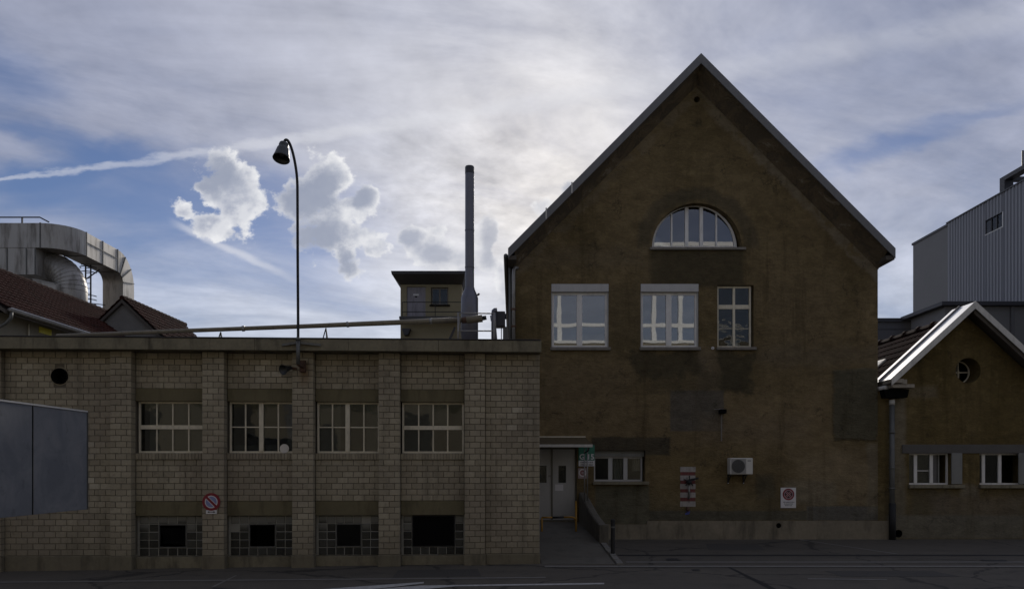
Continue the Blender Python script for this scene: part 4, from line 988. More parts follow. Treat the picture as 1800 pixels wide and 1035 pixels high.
for s, xe in ((-1, XL2), (1, XR2)):
    bm = BM(); prism(bm, [(xe, YV2, ZL2), (XA2, YV2, ZA2), (XA2, YV2, ZA2-0.12), (xe, YV2, ZL2-0.12)], (0, YR0-YV2, 0)); r_ = obj('roof', bm, M['soffit'], side)
    bm = BM(); prism(bm, [(xe, YV2+0.6, ZL2-DT-0.04), (XA2, YV2+0.6, ZA2-DT-0.04), (XA2, YV2+0.6, ZA2-DT-0.2), (xe, YV2+0.6, ZL2-DT-0.2)], (0, YRE-YV2-0.6, 0)); obj('roof_deck', bm, M['soffit'], r_)
    bm = BM(); prism(bm, [(xe, YR0-0.08, ZL2-0.121), (XA2, YR0-0.08, ZA2-0.121), (XA2, YR0-0.08, ZA2-DT-0.03), (xe, YR0-0.08, ZL2-DT-0.03)], (0, 0.07, 0)); obj('gable_upstand', bm, M['verge'], r_)
    nrm = Vector((s*(ZA2-ZL2), 0, XA2-XL2)).normalized()
    top0, bot0 = Vector((XA2, 0, ZA2)), Vector((xe, 0, ZL2))
    for j, (ya, yb) in enumerate(((YV2-0.03, YV2+0.66), (YV2+0.70, YV2+1.12))):     # two zinc trays with an upstand between
        bm = BM(); p4 = [top0+nrm*0.012+Vector((0, ya, 0)), top0+nrm*0.012+Vector((0, yb, 0)), bot0+nrm*0.012+Vector((0, yb, 0)), bot0+nrm*0.012+Vector((0, ya, 0))]
        prism(bm, p4, nrm*0.03); obj('zinc_tray', bm, M['zinc'], r_)
    bm = BM(); yu = YV2+0.66; prism(bm, [top0+Vector((0, yu+0.001, 0)), top0+Vector((0, yu+0.039, 0)), bot0+Vector((0, yu+0.039, 0)), bot0+Vector((0, yu+0.001, 0))], nrm*0.10); obj('standing_seam', bm, M['verge'], r_)
    bm = BM(); prism(bm, [(xe, YV2-0.06, ZL2+0.06), (XA2, YV2-0.06, ZA2+0.06), (XA2, YV2-0.06, ZA2-0.17), (xe, YV2-0.06, ZL2-0.17)], (0, 0.028, 0)); obj('verge_board', bm, M['zinc_edge'], r_)
    tile_roof('roof_tiles', r_, (XA2, YR0, ZA2-DT), 14.0, s, XA2-XL2+0.15, ZA2-ZL2+0.15*sl2, m='tile_shaded')
bm = BM(); tube(bm, [(XA2, YR0+0.1, ZA2-DT+0.06), (XA2, YRE, ZA2-DT+0.06)], 0.13, 8); obj('ridge_tiles', bm, M['tile_shaded'], side)
bm = BM()
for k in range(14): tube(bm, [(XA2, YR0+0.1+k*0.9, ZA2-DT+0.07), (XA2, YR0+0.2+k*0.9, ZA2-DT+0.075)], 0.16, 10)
obj('ridge_collars', bm, M['tile_shaded'], side)
# roof windows on the left slope
def roof_light(Y0, Y1, f0, f1, nm='roof_window'):
    nrm = Vector((-(ZA2-ZL2), 0, XA2-XL2)).normalized(); a = Vector((XA2, 0, ZA2-DT)).lerp(Vector((XL2, 0, ZL2-DT)), f0); b = Vector((XA2, 0, ZA2-DT)).lerp(Vector((XL2, 0, ZL2-DT)), f1)
    q = lambda v, y, h: v+Vector((0, y, 0))+nrm*h
    fr = BM(); prism(fr, [q(a, Y0, .03), q(a, Y1, .03), q(b, Y1, .03), q(b, Y0, .03)], nrm*0.11); w = obj(nm, fr, M['zinc_edge'], side)
    dd = (b-a).normalized()*0.07; bm = BM(); prism(bm, [q(a+dd, Y0+.07, .142), q(a+dd, Y1-.07, .142), q(b-dd, Y1-.07, .142), q(b-dd, Y0+.07, .142)], nrm*0.006)
    obj('pane', bm, M['roof_glass'], w)
roof_light(26.1, 27.2, 0.42, 0.92); roof_light(27.9, 29.2, 0.40, 0.95)
# cove under the right rake and timber ends at the left eave
bm = BM(); prism(bm, [(XA2, YV2+0.02, ZA2-0.13), (XR2, YV2+0.02, ZL2-0.13), (XR2, YV2+0.02, ZL2-0.3), (XA2, YV2+0.02, ZA2-0.3)], (0, 0.09, 0)); obj('barge_rafter', bm, M['soffit'], side)
# round window set deep in the wall
bm = BM(); yw = Y2+0.52; rwn = 0.37; ring = [circ(rc[0], rc[1], rwn, 32), circ(rc[0], rc[1], rwn-0.035, 32)]
rw = link('round_window', filled(ring, yw, 0.05), M['cream'], side)
bm = BM(); box(bm, rc[0]-rwn+0.05, rc[0]+rwn-0.05, yw+0.01, yw+0.04, rc[1]-0.014, rc[1]+0.014); box(bm, rc[0]-0.014, rc[0]+0.014, yw+0.008, yw+0.042, rc[1]-rwn+0.05, rc[1]-0.0145); box(bm, rc[0]-0.014, rc[0]+0.014, yw+0.008, yw+0.042, rc[1]+0.0145, rc[1]+rwn-0.05); obj('glazing_bar', bm, M['cream'], rw)
obj('pane', disc(BM(), rc[:2], rwn-0.051, yw+0.022, t=0.004), M['glass'], rw)
# lintel band, windows, shutters
obj('lintel', boxm(s2x(1585), s2x(1830), Y2-0.04, Y2-0.002, s2z(796.5), s2z(781), bev=0.01), M['graybeam'], side)
for k, q in enumerate(ow):
    x0, x1, z0, z1 = q[0][0], q[1][0], q[0][1], q[2][1]
    bm = BM(); bars(bm, x0, x1-0.005, Y2+0.14, Y2+0.2, z0+0.03, z1-0.005, 0.05)
    cuts = (1613, 1641) if k == 0 else (1733, 1762)
    for c in cuts: box(bm, s2x(c)-0.05, s2x(c)+0.05, Y2+0.12, Y2+0.19, z0+0.08, z1-0.056)
    if k == 0: box(bm, s2x(1614)+0.04, s2x(1640)-0.04, Y2+0.15, Y2+0.18, s2z(827)-0.012, s2z(827)+0.012)
    w = obj('casement_window', bm, M['white'], side)
    xs = [x0+0.05, s2x(cuts[0])-0.05, s2x(cuts[0])+0.05, s2x(cuts[1])-0.05]
    for l, r_ in ((xs[0], xs[1]), (xs[2], xs[3])):
        if r_-l > 0.02: obj('pane', boxm(l+.001, r_-.001, Y2+0.16, Y2+0.165, z0+0.081, z1-0.056), M['glass_old'], w)
    if k == 0: obj('blind', boxm(x0+0.03, s2x(1654), Y2+0.23, Y2+0.24, z0+0.05, z1-0.02), M['shade'], w)
    # the third casement stands open inward
    bm = BM(); hx = s2x(1656 if k == 0 else 1790); 
    if k == 0: bars_y = [(hx, Y2+0.22), (hx+0.06, Y2+0.62)]; prism(bm, [(hx, Y2+0.24, z0+0.08), (hx+0.05, Y2+0.24, z0+0.08), (hx+0.1, Y2+0.6, z0+0.08), (hx+0.05, Y2+0.6, z0+0.08)], (0, 0, z1-z0-0.13)); obj('open_casement', bm, M['shutter'], w)
    else: bm.free()
    sillbar(w, s2x(1596 if k == 0 else 1720), s2x(1693 if k == 0 else 1830), z0+0.028, 0.11, 0.11, 'concrete', Y2)
    sh0, sh1 = (s2x(1671.5), s2x(1690)) if k == 0 else (s2x(1789), s2x(1815))
    sb = BM(); box(sb, sh0, sh1, Y2-0.05, Y2-0.005, z0+0.05, z1+0.0, bev=0.006); s_ = obj('shutter', sb, M['shutter'], w)
    obj('shutter_panel', boxm(sh0+0.05, sh1-0.05, Y2-0.056, Y2-0.051, z0+0.12, z1-0.08), M['shutter'], s_)
bm = BM(); lathe(bm, [(0.12, 0.0), (0.12, 0.4), (0.10, 0.4), (0.10, 0.0), (0.12, 0.0)], 20, Matrix.Translation((s2x(1579), Y2-0.02, s2z(937))) @ Matrix.Rotation(R(-90), 4, 'X')); w = obj('drain_pipe', bm, M['dark'], side); obj('drain_back', disc(BM(), (s2x(1579), s2z(937)), 0.1, Y2+0.3), M['dark'], w)
# downpipe in the corner between the two houses, hopper and boards above
dpp = thing('corner_downpipe', 'dull zinc downpipe in the corner between brown and ochre house', 'downpipe', (s2x(1563), YG-0.12, 0))
xd = s2x(1563.5)
obj('pipe', tube(BM(), [(xd, YG-0.13, 0.02), (xd, YG-0.13, gz(708))], 0.078, 14), M['dpipe'], dpp, smooth=True)
obj('standpipe', tube(BM(), [(xd+0.01, YG-0.13, 0.0), (xd+0.01, YG-0.13, 1.15)], 0.10, 14), M['black_metal'], dpp, smooth=True)
for py in (760, 822, 858): obj('collar', tube(BM(), [(xd, YG-0.13, gz(py)-0.03), (xd, YG-0.13, gz(py)+0.03)], 0.092, 14), M['dpipe'], dpp, smooth=True)
obj('neck', tube(BM(), [(xd, YG-0.13, gz(712)), (xd, YG-0.13, gz(703))], 0.085, 14), M['zinc_edge'], dpp, smooth=True)
bm = BM(); prism(bm, [(s2x(1548), YG-0.32, gz(700)), (s2x(1585), YG-0.32, gz(700)), (s2x(1588), YG-0.32, gz(686)), (s2x(1544), YG-0.32, gz(686))], (0, 0.3, 0)); obj('hopper', bm, M['dark'], dpp)
ev = thing('eaves_end', 'pale boards and gutter end at the ochre house eave', 'eaves', (s2x(1570), YG-0.3, gz(680)))
obj('board', boxm(s2x(1550), s2x(1572), YG-0.55, YG-0.02, gz(676), gz(669), bev=0.006), M['wood'], ev); obj('board', boxm(s2x(1554), s2x(1592), YG-0.50, YG-0.02, gz(684), gz(678), bev=0.006), M['wood'], ev)
obj('board', boxm(s2x(1569), s2x(1578), YG-0.53, YG-0.02, gz(678)+0.003, gz(669)-0.02), M['wood'], ev)
obj('gutter', tube(BM(), [(s2x(1549), YG-0.28, gz(683)), (s2x(1549), 34, gz(683))], 0.08, 10), M['zinc_edge'], ev, smooth=True)

# ------------------------------------------------------------------ signs and fittings on the walls
def stripes(bm, rows, x0, x1, y, h):                 # rows of small illegible print
    for z, f0, f1 in rows:
        x = x0+(x1-x0)*f0
        while x < x0+(x1-x0)*f1-0.004:
            w = random.choice((0.012, 0.018, 0.010)); hh = h*random.choice((0.75, 1, 1)); box(bm, x, x+w, y-0.0015, y, z, z+hh); x += w+random.choice((0.005, 0.006, 0.012))
    return bm
ns = thing('no_parking_sign', 'round faded no-parking sign with arrow plate on brick pier', 'sign', bw(bu(371), -0.03, 1.3))
def nsp(px, py, y=-0.03): return bu(px, y), bz(py, px, y)
cxn, czn = nsp(371.3, 881.5)
def bobj(name, bm, m, parent, label=None):          # parts written in annex coordinates
    bm.transform(Matrix.Translation((OX, YB, 0)) @ Matrix.Rotation(TH, 4, 'Z')); return obj(name, bm, m, parent, label=label)
bobj('plate', disc(BM(), (cxn, czn), 0.205, -0.030, 40, t=0.008), M['red'], ns)
for a0 in (R(-45), R(135)):
    # white-edged blue half discs on either side of the red bar
    bm = BM(); r0 = 0.140; pts = []; half = 0.028
    for r_, nm, mm, yy in ((0.145, 'white_edge', 'signwhite', -0.032), (0.125, 'blue_field', 'signblue', -0.034)):
        hh = half if nm == 'white_edge' else half+0.013; al = math.asin(hh/r_); n = 20; ps = []
        for k in range(n+1):
            t = a0+al+(math.pi-2*al)*k/n; ps.append((cxn+r_*math.cos(t), yy, czn+r_*math.sin(t)))
        b2 = BM(); prism(b2, ps, (0, 0.0015, 0)); bobj(nm, b2, M[mm], ns)
    bm.free()
x0, z1 = nsp(362, 896); x1, z0 = nsp(381, 902.5); bobj('arrow_plate', boxm(x0, x1, -0.028, -0.02, z0, z1), M['signwhite'], ns, 'white plate with double arrow')
bm = BM(); zm = (z0+z1)/2; box(bm, x0+0.06, x1-0.06, -0.030, -0.0285, zm-0.008, zm+0.008)
for s, xx in ((-1, x0+0.03), (1, x1-0.03)): prism(bm, [(xx, -0.030, zm), (xx-s*0.045, -0.030, zm-0.024), (xx-s*0.045, -0.030, zm+0.024)], (0, 0.0015, 0))
bobj('arrow', bm, M['black_metal'], ns)
bm = BM(); box(bm, cxn-0.02, cxn+0.02, -0.022, 0.0, z0, czn+0.15); bobj('bracket', bm, M['dpipe'], ns)
# stopping restriction board
nb = thing('stopping_ban_board', 'white board with round crossed red stopping sign on brown wall', 'sign', (gx(1385), YG-0.02, 1.2))
x0, x1, z0, z1 = gx(1371.8), gx(1398.5), gz(892), gz(856.5)
obj('panel', boxm(x0, x1, YG-0.03, YG-0.018, z0, z1), M['signwhite'], nb)
cxb, czb, rb = gx(1385.3), gz(868.3), 0.185
obj('red_disc', disc(BM(), (cxb, czb), rb, YG-0.033, 40, t=0.003), M['red'], nb)
obj('dark_field', disc(BM(), (cxb, czb), 0.135, YG-0.035, 40, t=0.0015), M['signdark'], nb)
obj('inner_ring', disc(BM(), (cxb, czb), 0.138, YG-0.037, 40, r_in=0.130, t=0.0015), M['signwhite'], nb)
for a in (R(45), R(-45)):
    d = Vector((math.cos(a), 0, math.sin(a))); n_ = Vector((-math.sin(a), 0, math.cos(a))); c0 = Vector((cxb, YG-0.0375 if a > 0 else YG-0.039, czb))
    bm = BM(); prism(bm, [c0-d*0.13-n_*0.020, c0+d*0.13-n_*0.020, c0+d*0.13+n_*0.020, c0-d*0.13+n_*0.020], (0, 0.0012, 0)); obj('red_cross', bm, M['red'], nb)
    for s in (-1, 1):
        bm = BM(); c1 = c0+n_*0.023*s; prism(bm, [c1-d*0.12-n_*0.004, c1+d*0.12-n_*0.004, c1+d*0.12+n_*0.004, c1-d*0.12+n_*0.004], (0, 0.0012, 0)); obj('cross_edge', bm, M['signwhite'], nb)
bm = BM(); stripes(bm, [(gz(882.8), .16, .88), (gz(885.8), .22, .80), (gz(888.6), .28, .74)], x0, x1, YG-0.0305, 0.032); obj('lettering', bm, M['print'], nb)
# building number sign
gs = thing('building_number_sign', 'green G 15 building sign with white text plate beside canopy', 'sign', (gx(1031), YG, 2.4))
x0, x1 = gx(1017), gx(1045); obj('green_panel', boxm(x0, x1, YG-0.03, YG-0.012, gz(808.8), gz(782)), M['green'], gs)
obj('white_panel', boxm(x0, x1, YG-0.03, YG-0.012, gz(818.8), gz(809)), M['signwhite'], gs)
me = text_mesh('G 15', 0.235, (x0+x1)/2+0.005, gz(806.8), YG-0.032, bold=0.006); link('lettering', me, M['signwhite'], gs)
bm = BM(); stripes(bm, [(gz(813.4), .1, .9), (gz(817.6), .1, .9)], x0, x1, YG-0.0305, 0.05); obj('small_print', bm, M['print'], gs)
ps = thing('pictogram_sign', 'square red and white round-symbol sign left of the parapet', 'sign', (gx(1023), YG, 1.9))
x0, x1 = gx(1016), gx(1031); obj('panel', boxm(x0, x1, YG-0.02, YG-0.008, gz(840.5), gz(822.5)), simple('pale_red_panel', (0.36, 0.27, 0.26), 0.6), ps)
c_ = ((x0+x1)/2+0.01, gz(830.5)); obj('ring', disc(BM(), c_, 0.12, YG-0.022, 28, r_in=0.095, t=0.0015), M['signwhite'], ps); obj('symbol', disc(BM(), c_, 0.07, YG-0.022, 20, r_in=0.045, t=0.0015, a0=R(30), a1=R(300)), M['red'], ps)
# hydrant point: striped board, standpipe and valves
hy = thing('hydrant_point', 'red and white striped board with grey standpipe on brown wall', 'hydrant', (gx(1208), YG, 1))
x0, x1 = gx(1195.5), gx(1222.5)
ys_ = [820, 829, 835, 844, 850, 859, 865, 874, 880.5, 890]
for k in range(len(ys_)-1):
    obj('white_stripe' if k % 2 == 0 else 'red_stripe', boxm(x0+(0.0 if k % 2 == 0 else 0.01), x1-(0.0 if k % 2 == 0 else 0.01), YG-0.012, YG-0.002, gz(ys_[k+1])+0.001, gz(ys_[k])-0.001), simple('aged_white_stripe', (0.36, 0.33, 0.30), 0.8, var=0.4, scale=6, dirt=0.7) if k == 0 else M['hs0' if k % 2 == 0 else 'hs1'] if 'hs0' in M else M['red'], hy) if k == 0 else None
    if k == 0:
        M['hs0'] = simple('aged_white_plate', (0.36, 0.33, 0.30), 0.8, var=0.4, scale=6, dirt=0.7); M['hs1'] = simple('faded_red_plate', (0.16, 0.045, 0.04), 0.8, var=0.4, scale=6, dirt=0.5)
    else:
        obj('white_stripe' if k % 2 == 0 else 'red_stripe', boxm(x0+(0.0 if k % 2 == 0 else 0.012), x1-(0.0 if k % 2 == 0 else 0.012), YG-0.012, YG-0.002, gz(ys_[k+1])+0.001, gz(ys_[k])-0.001), M['hs0' if k % 2 == 0 else 'hs1'], hy)
xh = gx(1209.5)
obj('standpipe', tube(BM(), [(xh, YG-0.12, gz(876)), (xh, YG-0.12, gz(846))], 0.035, 10), M['galv'], hy, smooth=True)
obj('valve_body', tube(BM(), [(xh, YG-0.01, gz(847)), (xh, YG-0.2, gz(847))], 0.07, 12), M['black_metal'], hy, smooth=True)
bm = BM()
for k in range(5):
    a = R(90+72*k); bar(bm, (xh, YG-0.17, gz(845)), (xh+0.19*math.cos(a), YG-0.17, gz(845)+0.17*math.sin(a)), 0.035)
obj('hand_wheel', bm, M['black_metal'], hy)
obj('hose_arm', tube(BM(), [(xh, YG-0.1, gz(843)), (gx(1226), YG-0.12, gz(840))], 0.025, 8), M['black_metal'], hy, smooth=True)
obj('cap', disc(BM(), (gx(1206), gz(840)), 0.035, YG-0.24, t=0.1, seg=14), M['galv'], hy)
obj('foot_plug', tube(BM(), [(xh-0.02, YG-0.06, gz(898)), (xh-0.02, YG-0.06, gz(890))], 0.05, 8), M['rust'], hy, smooth=True)
bm = BM()
for k in range(14):
    cx_, cz_ = gx(1209)+random.uniform(-.07, .07), gz(901)+random.uniform(-.05, .06); disc(bm, (cx_, cz_), random.uniform(.012, .03), YG-0.004-0.0002*k, 8, t=0.0015)
obj('spray_mark', bm, M['bluepaint'], hy, label='blue spray marks below the board')
# air conditioner
ac = thing('air_conditioner', 'white outdoor air conditioner unit bracketed to the brown wall', 'air conditioner', (gx(1302), YG-0.2, 2))
Ya = YG-0.38; x0, x1, z0, z1 = PX(1283.5, Ya), PX(1323.5, Ya), PZ(833.5, Ya), PZ(804.5, Ya)
obj('casing', boxm(x0, x1, Ya, YG-0.06, z0, z1, bev=0.018), M['ac'], ac)
xc_ = PX(1297.5, Ya); zc_ = (z0+z1)/2
obj('fan_panel', boxm(x0+0.035, PX(1311.5, Ya), Ya-0.008, Ya+0.001, z0+0.025, z1-0.025), simple('grey_fan_panel', (0.30, 0.29, 0.27), 0.5), ac)
obj('fan_opening', disc(BM(), (xc_, zc_), 0.205, Ya-0.012, 36, t=0.004), M['ac_grille'], ac)
bm = BM()
for r_ in (0.06, 0.10, 0.14, 0.18, 0.208): disc(bm, (xc_, zc_), r_, Ya-0.018, 36, r_in=r_-0.007, t=0.004)
for k in range(12):
    a = R(30*k); bar(bm, (xc_+0.02*math.cos(a), Ya-0.0155, zc_+0.02*math.sin(a)), (xc_+0.2*math.cos(a), Ya-0.0155, zc_+0.2*math.sin(a)), 0.005)
obj('grille', bm, M['ac_grille'], ac); obj('badge', boxm(PX(1314, Ya), PX(1320, Ya), Ya-0.002, Ya+0.001, z1-0.10, z1-0.075), M['print'], ac)
obj('side_valve', boxm(x1-0.002, x1+0.02, Ya+0.1, Ya+0.2, z0+0.08, z0+0.2), M['ac'], ac)
for px in (1281, 1308):
    bm = BM(); xx = PX(px, YG-0.1); bar(bm, (xx, YG-0.36, z0-0.02), (xx, YG-0.004, z0-0.02), 0.035); bar(bm, (xx, YG-0.02, z0-0.03), (xx, YG-0.02, z0-0.3), 0.035); bar(bm, (xx, YG-0.30, z0-0.04), (xx, YG-0.03, z0-0.27), 0.025); b_ = obj('bracket', bm, M['black_metal'], ac)
    obj('bolt_cap', disc(BM(), (xx, z0-0.27), 0.018, YG-0.05, t=0.012, seg=10), M['signwhite'], b_)

# ------------------------------------------------------------------ street lamp and loudspeaker on the annex
lp = thing('street_lamp', 'tall black gooseneck street lamp fixed to the annex cornice', 'street lamp', bw(bu(523, -0.4), -0.4, 4.6))
yl = -0.42; pt = lambda px, py: bw(bu(px, yl), yl, bz(py, px, yl))
path = [pt(524, 636), pt(524, 560), pt(523.3, 450), pt(523, 360), pt(522.5, 320), pt(520, 295), pt(515.5, 272), pt(511, 257), pt(507, 249), pt(503.5, 246), pt(500.5, 248), pt(499, 253)]
sm = []
for i in range(len(path)-1):
    for k in range(4):
        p0, p1, p2, p3 = path[max(i-1, 0)], path[i], path[i+1], path[min(i+2, len(path)-1)]; t = k/4
        sm.append(0.5*((2*p1)+(p2-p0)*t+(2*p0-5*p1+4*p2-p3)*t*t+(3*p1-p0-3*p2+p3)*t**3))
sm.append(path[-1])
obj('pole', tube(BM(), sm, 0.031, 12), M['black_metal'], lp, smooth=True)
obj('lower_sleeve', tube(BM(), [pt(524, 640), pt(524, 598)], 0.044, 12), M['dpipe'], lp, smooth=True)
bm = BM(); tube(bm, [pt(524, 598)+Vector((0, 0, 0)), pt(524, 592)], [0.06, 0.035], 12); obj('collar', bm, M['dpipe'], lp, smooth=True)
bm = BM(); bar(bm, bw(bu(524, -0.33), -0.36, bz(601, 524, yl)), bw(bu(496, -0.31), -0.313, bz(605, 496, yl)), 0.05, 0.055); bar(bm, bw(bu(524, -0.33), -0.36, bz(601, 524, yl)), bw(bu(564, -0.31), -0.313, bz(605, 564, yl)), 0.05, 0.055); obj('cross_bracket', bm, M['dpipe'], lp)
bm = BM(); bar(bm, pt(524, 638), bw(bu(534), 0.0, bz(644, 534)), 0.07, 0.10); box_p = bw(bu(530), 0, bz(644, 530)); bar(bm, bw(bu(533), -0.05, bz(634, 533)), bw(bu(533), -0.05, bz(654, 533)), 0.12, 0.1); obj('wall_bracket', bm, M['rust'], lp)
ax = (pt(494, 283)-pt(499.5, 250)).normalized(); top = pt(499.5, 251)
# bell shade leaning toward the street
axis = (ax+Vector((0.10, -0.30, 0))).normalized(); rotm = axis.to_track_quat('Z', 'Y').to_matrix().to_4x4()
bm = BM(); lathe(bm, [(0.0, -0.02), (0.05, -0.01), (0.098, 0.03), (0.108, 0.07), (0.108, 0.145)], 28, Matrix.Translation(top) @ rotm); obj('lamp_housing', bm, M['lamp'], lp, smooth=True)
bm = BM(); lathe(bm, [(0.106, 0.135), (0.13, 0.17), (0.145, 0.24), (0.155, 0.30), (0.180, 0.40), (0.192, 0.445), (0.180, 0.445), (0.146, 0.32), (0.12, 0.2), (0.0, 0.18)], 28, Matrix.Translation(top) @ rotm); obj('lamp_shade', bm, M['lamp'], lp, smooth=True)
bm = BM(); lathe(bm, [(0.0, 0.36), (0.05, 0.35), (0.068, 0.29), (0.05, 0.22), (0.03, 0.18)], 16, Matrix.Translation(top) @ rotm); obj('bulb', bm, simple('unlit_bulb', (0.1, 0.1, 0.095), 0.25), lp, smooth=True)
ls = thing('horn_loudspeaker', 'small dark horn loudspeaker beside the lamp bracket on brick', 'loudspeaker', bw(bu(505), -0.2, 4.4))
hp = bw(bu(508, -0.1), -0.10, bz(648, 508)); ad = Vector((-0.45, -0.85, -0.28)).normalized(); rotm = ad.to_track_quat('Z', 'Y').to_matrix().to_4x4()
bm = BM(); lathe(bm, [(0.0, -0.06), (0.05, -0.05), (0.055, 0.04), (0.075, 0.09), (0.115, 0.2), (0.122, 0.2), (0.105, 0.19), (0.06, 0.08), (0.0, 0.07)], 24, Matrix.Translation(hp) @ rotm); obj('horn', bm, M['lamp'], ls, smooth=True)
obj('mount', bar(BM(), hp+Vector((0, 0.02, 0.02)), bw(bu(521), 0.0, bz(648, 521)), 0.05), M['rust'], ls)

# ------------------------------------------------------------------ roof pipe, guard rail, flue and vents on the annex roof
YP = 18.7
rpipe = thing('steam_pipe', 'long clad pipe on trestles running above the annex cornice', 'pipe', (-5, YP, 5.3))
pp = [P(100, 590.5, YP-0.55), P(335, 580.8, YP-0.4), P(520, 574, YP-0.25), P(702, 566.5, YP-0.1), P(812, 562, YP)]
obj('pipe', tube(BM(), pp, [0.05, 0.052, 0.055, 0.066, 0.068], 12), M['pipe'], rpipe, smooth=True)
for k, (a, b) in enumerate(zip(pp[1:], pp[2:])):
    q = a.lerp(b, 0.5); d = (b-a).normalized(); obj('band', tube(BM(), [q-d*0.03, q+d*0.03], 0.072, 12), M['galv'], rpipe, smooth=True)
obj('sleeve', tube(BM(), [P(820, 562.5, YP), P(848, 559.5, YP)], 0.095, 12), M['pipe'], rpipe, smooth=True)
obj('pipe_end', tube(BM(), [P(812, 563, YP), P(822, 562, YP)], 0.08, 12), M['rust'], rpipe, smooth=True)
obj('pipe_end', tube(BM(), [P(847, 559.6, YP), P(855, 558, YP)], 0.055, 12), M['black_metal'], rpipe, smooth=True)
for px, py in ((573, 572.5), (388, 579.5)):
    c = P(px, py+4, YP-0.25); bm = BM()
    for dx, dy in ((-0.16, 0), (0.06, -0.1), (0.06, 0.1)): bar(bm, c, (c.x+dx, c.y+dy, 5.19), 0.022)
    obj('trestle', bm, M['black_metal'], rpipe)
gr = thing('roof_guard_rail', 'thin galvanised guard rail around the flue base', 'railing', (PX(837, 18.5), 18.5, 5.2))
for px, t in ((805.5, 550), (868.5, 550)):
    obj('post', tube(BM(), [(PX(px, 18.5), 18.5, 5.19), P(px, 549, 18.5)], 0.020, 8), M['galv'], gr, smooth=True)
    obj('brace', tube(BM(), [(PX(px+6, 18.3), 19.3, 5.19), P(px+1, 556, 18.55)], 0.016, 8), M['galv'], gr, smooth=True)
for a, b in ((550, 551), (581.5, 581.5)): obj('rail', tube(BM(), [P(805, a, 18.5), P(870, b, 18.5)], 0.017, 8), M['galv'], gr, smooth=True)
YF = 21.0; ff = thing('flue_stack', 'slender blue-grey steel flue with dark cap on the roof', 'chimney', (PX(825, YF), YF, 5.2))
xf = PX(825.5, YF); sc_ = YF/F
def zf(py): return PZ(py, YF)
bm = BM(); lathe(bm, [(0.0, 5.2), (15*sc_, 5.2), (15*sc_, zf(524)), (13.5*sc_, zf(519)), (8.8*sc_, zf(508)), (8.8*sc_, zf(506))], 28, Matrix.Translation((xf, YF, 0))); obj('base_drum', bm, M['chimney'], ff, smooth=True)
bm = BM(); lathe(bm, [(7.9*sc_, zf(507)), (7.9*sc_, zf(306))], 28, Matrix.Translation((xf, YF, 0))); obj('stack', bm, M['chimney'], ff, smooth=True)
bm = BM(); lathe(bm, [(8.1*sc_, zf(306)), (8.1*sc_, zf(294.5)), (7.4*sc_, zf(293)), (6.8*sc_, zf(294)), (6.8*sc_, zf(305))], 28, Matrix.Translation((xf, YF, 0))); obj('cap', bm, M['flue_cap'], ff, smooth=True)
for py in (405, 470): 
    bm = BM(); lathe(bm, [(7.95*sc_, zf(py+1.2)), (8.4*sc_, zf(py+.8)), (8.4*sc_, zf(py-.8)), (7.95*sc_, zf(py-1.2))], 28, Matrix.Translation((xf, YF, 0))); obj('seam_ring', bm, M['chimney'], ff, smooth=True)
bm = BM(); tube(bm, [(xf+14*sc_, YF-0.02, zf(519)), (xf+17*sc_, YF-0.05, zf(517))], 0.03, 8); obj('socket', bm, M['black_metal'], ff)
vt = thing('bent_vent_pipe', 'grey vent pipe with rounded head beside the gable corner', 'vent pipe', (PX(868, 21.5), 21.5, 5.2)); Yv_ = 21.5
obj('pipe', tube(BM(), [(PX(868, Yv_), Yv_, 5.2), P(868, 552, Yv_), P(868.3, 548, Yv_), P(870, 545.5, Yv_), P(874, 545, Yv_)], 0.075, 12), M['chimney'], vt, smooth=True)
obj('head', tube(BM(), [P(868.5, 549.5, Yv_), P(868.5, 545, Yv_), P(868.5, 542.8, Yv_)], [0.078, 0.07, 0.035], 12), M['chimney'], vt, smooth=True)
fb = thing('roof_fan_box', 'dark fan box between vent pipe and gable corner', 'fan box', (PX(880, 21.8), 21.8, 5.2)); Yb_ = 21.8
obj('duct_arm', tube(BM(), [P(862, 559.5, Yb_), P(890, 556, Yb_)], 0.085, 12), M['black_metal'], fb, smooth=True)
obj('box', boxm(PX(869, Yb_), PX(888, Yb_), Yb_-0.1, Yb_+0.3, PZ(574, Yb_), PZ(548, Yb_), bev=0.015), M['steel'], fb)
obj('leg', boxm(PX(884, Yb_), PX(893, Yb_), Yb_, Yb_+0.15, 5.2, PZ(574, Yb_)), M['dpipe'], fb); obj('leg', boxm(PX(880.5, Yb_), PX(882, Yb_), Yb_-0.02, Yb_+0.02, 5.2, PZ(574, Yb_)), M['steel'], fb)

# ------------------------------------------------------------------ yellow stair tower behind
YT = 45.0; tw = thing('yellow_tower', 'yellow rendered stair tower with dark overhanging flat roof', 'building', (PX(762, YT), YT, 0))
tx = lambda p: PX(p, YT); tz = lambda p: PZ(p, YT)
dr, wn = rect(tx(715), tx(748), tz(561), tz(504)), rect(tx(757.5), tx(788), tz(536), tz(505))
link('wall', filled([rect(tx(704), tx(812), 0, tz(497)), dr, wn], YT, 0.3), M['hut'], tw)
obj('side_wall', boxm(tx(812)-0.3, tx(812)-0.002, YT+0.3, YT+3.5, 0, tz(497)), M['hut'], tw); obj('side_wall', boxm(tx(704)+0.002, tx(704)+0.3, YT+0.3, YT+3.5, 0, tz(497)), M['hut'], tw); obj('inner_wall', boxm(tx(704)+0.3, tx(812)-0.3, YT+1.2, YT+3.4, 0, tz(497)), M['room'], tw)
Yo = YT-1.3
bm = BM(); xo0, xo1, zo = PX(688, Yo), PX(817, Yo), PZ(478, Yo)
